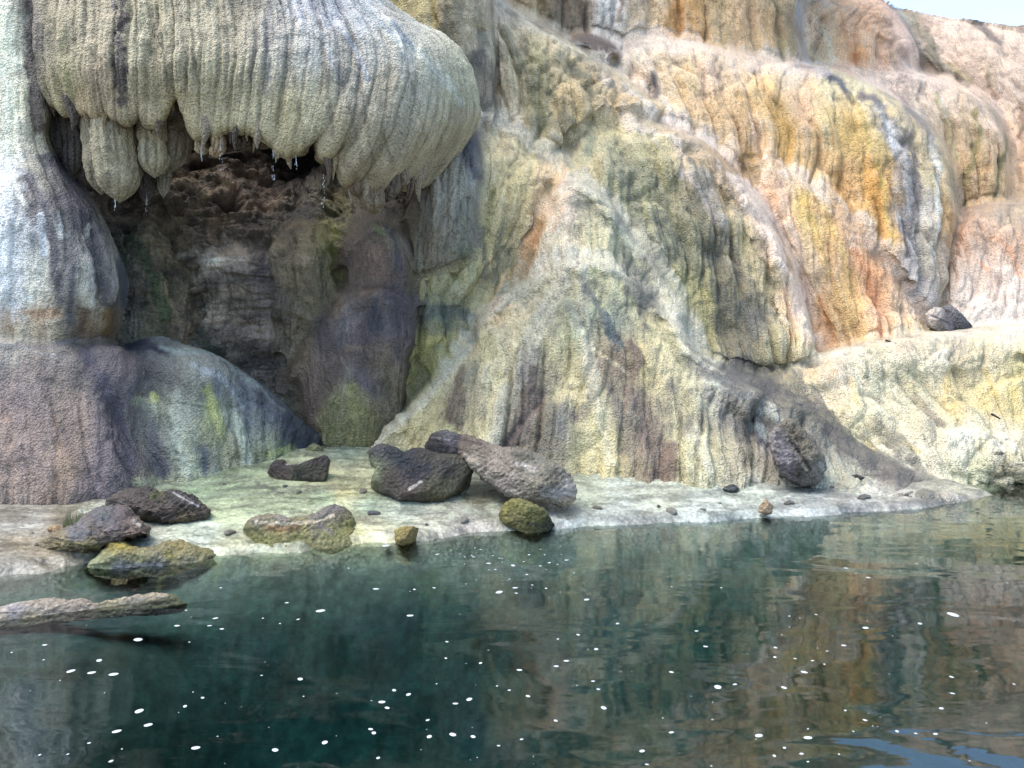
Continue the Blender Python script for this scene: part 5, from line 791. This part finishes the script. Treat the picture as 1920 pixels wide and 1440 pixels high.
for k, (x, y) in enumerate(PG[::2]):
    d_, z_ = gd(x, y); p_ = atz(x, y, z_); r_ = rp_.choice([.025, .03, .04, .055, .07])
    z2 = float(ground_z(np.array([p_[0]]), np.array([p_[1]]))[0])
    if z2 < 0: continue
    o = link('pebble', pebm[k % 8], None, label='small loose pebble scattered on the pale shore crust', category='pebble', group='pebbles scattered on the shore crust')
    o.location = (p_[0], p_[1], z2+r_*.15); o.scale = (r_*rp_.uniform(.9, 1.8), r_, r_); o.rotation_euler = (0, 0, rp_.uniform(0, 6))
# stones lying under water
def sunk(name, cx, cy, r, z, c, label):
    p = atz(cx, cy, z); nu, nv = 90, 50; th = np.linspace(0, 2*math.pi, nu, endpoint=False)[None]; ph = np.linspace(0.001, math.pi-.001, nv)[:, None]
    D = np.stack([np.sin(ph)*np.cos(th), np.sin(ph)*np.sin(th), np.cos(ph)+0*th], -1)
    P = p+D*np.array(r)*(1+.35*(fbm(D*1.4+cx, 4)-.5))[..., None]
    C = np.zeros(P.shape)+lin(c)*(.75+.5*fbm(P*5, 4)[..., None])
    link(name, grid_mesh(name, P, C, P[..., :2], M['rock'], wrap=True), None, label=label, category='boulder')
sunk('submerged_boulder', 650, 1345, (.45, .55, .16), -1.35, (84,76,56), 'yellowish boulder under the water near the bottom centre left')
sunk('submerged_boulder', 415, 1280, (.36, .45, .14), -1.5, (100,98,88), 'round dim boulder under water left of the yellowish one')
def rod(name, pts, r, mat_c, **kw):
    P = np.array(pts); n = 24; P = cr(P, np.linspace(0, len(P)-1, n)); th = np.linspace(0, 2*math.pi, 10, endpoint=False)
    tg = np.gradient(P, axis=0); tg /= np.linalg.norm(tg, axis=1, keepdims=True); a = np.cross(tg, [0, 0, 1.]); a /= np.linalg.norm(a, axis=1, keepdims=True)+1e-9; b = np.cross(tg, a)
    rr = r*(np.linspace(1, .5, n))*(1+.3*(rng.random(n)-.5)); rr[0] = rr[-1] = r*.05
    G = P[:, None]+(a[:, None]*np.cos(th)[None, :, None]+b[:, None]*np.sin(th)[None, :, None])*rr[:, None, None]
    return link(name, grid_mesh(name, G, np.zeros(G.shape)+lin(mat_c)*.8, G[..., :2], M['rock'], wrap=True), None, **kw)
rod('sunken_branch', [atz(250, 1300, -.8), atz(290, 1285, -.75), atz(345, 1272, -.7)], .02, (110,112,96), label='thin pale branch lying under the water on the left', category='branch')
for i, (pp, lab) in enumerate([([(1660,638),(1668,640),(1682,645)], 'short dark twig on the cream terrace top, left of the other'), ([(1752,632),(1758,635),(1764,638)], 'tiny dark twig on the cream terrace top below the fallen slabs'),
     ([(1858,776),(1868,781),(1876,786)], 'short twig on the pale shelf at the right')]):
    rod('twig', [at(x, y, [14.9, 15.4, 13.0][i]) for x, y in pp], .022, (70,60,54), label=lab, category='twig')
rod('twig', [atz(650, 882, .32), atz(660, 892, .32), atz(672, 903, .28)], .012, (90,80,66), label='thin curved twig on the pale flat below the tiny dark stone', category='twig')
# grass tuft
def tuft():
    V = []; Fc = []; d, z = gd(145, 990); r = random.Random(3)
    for k in range(170):
        x0, y0 = 118+r.random()*48, 992-r.random()*8
        b = at(x0, y0, d+r.uniform(-.1, .1)); h = r.uniform(.12, .3); lx, ly = r.uniform(-.08, .08), r.uniform(-.06, .06); wd = .004; i = len(V)
        for q in (0, .35, .7): V += [(b[0]-wd*(1-q)+lx*q*q, b[1]+ly*q*q, b[2]-.03+h*q), (b[0]+wd*(1-q)+lx*q*q, b[1]+ly*q*q, b[2]-.03+h*q)]
        V.append((b[0]+lx, b[1]+ly, b[2]-.03+h)); Fc += [(i, i+1, i+3, i+2), (i+2, i+3, i+5, i+4), (i+4, i+5, i+6)]
    me = bpy.data.meshes.new('grass_tuft'); me.from_pydata(V, [], Fc)
    m = bpy.data.materials.new('grass'); m.use_nodes = True; nn = m.node_tree; bs = nn.nodes['Principled BSDF']; bs.inputs['Roughness'].default_value = .6
    t = nn.nodes.new('ShaderNodeTexNoise'); t.inputs['Scale'].default_value = 30; rp = nn.nodes.new('ShaderNodeValToRGB'); rp.color_ramp.elements[0].color = (.05,.07,.025,1); rp.color_ramp.elements[1].color = (.16,.17,.07,1)
    nn.links.new(t.outputs[0], rp.inputs[0]); nn.links.new(rp.outputs[0], bs.inputs['Base Color']); me.materials.append(m)
    link('grass_tuft', me, None, label='small olive green grass tuft behind the layered grey rock', category='grass')
tuft()
# ---------------------------------------------------------------- foam bubbles and drips
fm = bpy.data.materials.new('foam'); fm.use_nodes = True; b_ = fm.node_tree.nodes['Principled BSDF']; b_.inputs['Roughness'].default_value = .25
tn = fm.node_tree.nodes.new('ShaderNodeTexNoise'); tn.inputs['Scale'].default_value = 160; rp = fm.node_tree.nodes.new('ShaderNodeValToRGB')
rp.color_ramp.elements[0].color = (.22,.25,.25,1); rp.color_ramp.elements[1].color = (.5,.53,.53,1); fm.node_tree.links.new(tn.outputs[0], rp.inputs[0]); fm.node_tree.links.new(rp.outputs[0], b_.inputs['Base Color'])
def dome(seed):
    r = random.Random(seed); V = [(0, 0, .22)]; Fc = []; n = 20; sh = [1+.18*math.sin(a*2*math.pi/n*2+seed)+.08*r.random() for a in range(n)]
    for k, (rr, z) in enumerate(((.45, .19), (.8, .1), (1, .0), (1, -.06))):
        for a in range(n):
            t = 2*math.pi*a/n; V.append((rr*sh[a]*math.cos(t), rr*sh[a]*math.sin(t), z))
    for a in range(n): Fc.append((0, 1+a, 1+(a+1) % n))
    for k in range(3):
        for a in range(n): Fc.append((1+k*n+a, 1+(k+1)*n+a, 1+(k+1)*n+(a+1) % n, 1+k*n+(a+1) % n))
    me = bpy.data.meshes.new('foam_bubble'); me.from_pydata(V, [], Fc); me.materials.append(fm)
    me.polygons.foreach_set('use_smooth', [True]*len(me.polygons)); return me
DM = [dome(k) for k in range(6)]
BIG = [(133,1258,26),(172,1261,24),(213,1264,26),(259,1199,26),(186,1238,18),(261,1333,26),(278,1359,30),(219,1371,30),(367,1402,24),(516,1406,20),(563,1273,18),(609,1392,20),(601,1145,32),(84,1209,14),(332,1173,14),(380,1308,12),(347,1324,14),(208,1427,14),(167,1393,12),(404,1159,14),(393,1173,12),(416,1179,12),(349,1144,9),(493,1159,9),(559,1161,10),(538,1130,10),(414,1102,9),(525,1169,9),(22,1223,8),(82,1237,8),
 (936,1110,22),(769,1154,16),(716,1316,24),(726,1327,16),(739,1294,14),(766,1302,16),(880,1311,22),(854,1319,14),(974,1256,18),(990,1305,18),(1132,1327,24),(1118,1217,15),(1158,1169,14),(1062,1239,14),(1043,1249,13),(849,1377,26),(887,1381,16),(805,1381,16),(802,1350,11),(978,1386,12),(935,1398,12),(1042,1351,13),(701,1374,16),(709,1421,13),(1204,1408,16),(1259,1373,18),(1213,1433,12),(1259,1260,13),(1084,1190,11),(1046,1198,10),(1100,1124,14),(1112,1277,12),(1122,1292,12),(838,1203,10),(836,1234,9),(901,1243,11),(932,1286,10),(955,1294,9),(705,1104,16),(814,1102,10),(777,1105,10),
 (1346,1288,26),(1378,1283,13),(1423,1379,22),(1515,1383,26),(1508,1260,18),(1470,1289,16),(1452,1417,13),(1471,1402,10),(1623,1177,16),(1582,1210,14),(1622,1350,14),(1787,1152,30),(1725,1169,18),(1765,1328,16),(1754,1376,16),(1786,1300,12),(1323,1212,14),(1454,1214,16),(1453,1232,14),(1503,1413,13),(1515,1428,10),(1628,1083,14),(1586,1065,14),(1784,1269,12),(1682,1371,11),(1585,1332,11),(1306,1183,12),(1717,1375,10),(695,1367,18),(1530,1152,9),(1480,1155,8),(724,1023,26),(820,1039,12),(888,1044,11),(916,1056,14),(962,1060,14),(992,1040,11),(1030,1055,11),(1062,1050,11),(966,1102,14),(968,1112,12),(988,1077,9),(1024,1103,9),(1013,1061,12)]
bub = list(BIG); rr = random.Random(11)
while len(bub) < 175:
    x, y = rr.uniform(1200, 1915), rr.uniform(985, 1438)
    bub.append((x, y, rr.choice([4, 5, 5, 6, 7, 9, 11])*(.5+.5*(y-900)/500)))
while len(bub) < 228:
    x, y = rr.uniform(20, 1250), rr.uniform(1080, 1438)
    bub.append((x, y, rr.choice([3, 4, 4, 5, 6, 8])*(.55+.45*(y-1000)/440)))
while len(bub) < 272: bub.append((rr.gauss(960, 75), 1024+abs(rr.gauss(20, 28)), rr.choice([3, 4, 5, 6, 7])))
while len(bub) < 288: bub.append((rr.gauss(1530, 30), 976+rr.random()*14, rr.choice([3, 4, 4, 5])))
while len(bub) < 297: bub.append((1850+rr.random()*65, 906+rr.random()*14, rr.choice([3, 4])))
for k, (x, y, wd) in enumerate(bub):
    p = atz(x, y, 0.)
    if shore_sd(np.array([p[0]]), np.array([p[1]]))[0] > -.06: continue
    o = link('foam_bubble', DM[k % 6], None, label='small white foam bubble floating on the pool surface', category='bubble', group='foam bubbles floating on the pool')
    r = wd*rr.uniform(.45, .68)/2/F*p[1]; o.location = p; o.scale = (r, r*rr.uniform(.8, 1.0), r*.45); o.rotation_euler = (0, 0, rr.uniform(-.3, .3))
dm = bpy.data.materials.new('water_drop'); dm.use_nodes = True; q_ = dm.node_tree.nodes['Principled BSDF']; q_.inputs['Base Color'].default_value = (.85, .9, .92, 1); q_.inputs['Roughness'].default_value = .05; q_.inputs['Transmission Weight'].default_value = .35
def drip(px, y0, y1, d, n, lab):
    V = []; Fc = []; r = random.Random(int(px))
    def drop(c, s, h):
        i = len(V); m = 6
        V.append((c[0], c[1], c[2]+h)); V.extend([(c[0]+s*math.cos(a*math.pi/3), c[1]+s*math.sin(a*math.pi/3), c[2]) for a in range(m)]); V.append((c[0], c[1], c[2]-s))
        for a in range(m): Fc.append((i, i+1+a, i+1+(a+1) % m)); Fc.append((i+7, i+1+(a+1) % m, i+1+a))
    top = at(px, y0, d); bot = at(px, y1, d)
    drop(top-np.array([0, 0, .1]), .005, .22)
    for k in range(n):
        f = r.random()**.8; drop(top*(1-f)+bot*f+np.array([r.gauss(0, .012), 0, 0]), r.uniform(.003, .006), r.uniform(.01, .05))
    me = bpy.data.meshes.new('water_drip'); me.from_pydata(V, [], Fc); me.materials.append(dm); link('water_drip', me, None, label=lab, category='drip', group='water drips falling from the overhang')
for a in [(414,270,325,11.4,9,'bright string of drops under the pointed lip left of centre'),(377,282,302,11.4,4,'short paired drip under the leftmost lip point right of the drapes'),(512,282,345,11.45,14,'long broken string of drops at the middle of the lip'),(540,294,315,11.4,4,'short thin drip just right of the long middle one'),(555,296,328,11.4,5,'thin long drip thread under the lowest point of the lip'),(606,282,395,11.5,16,'tall drip of scattered drops by the darkest hollow'),(216,376,396,11.9,5,'short drips below the big hanging drape'),(275,372,400,12.6,9,'glistening trickle from the white drape tip')]: drip(*a)
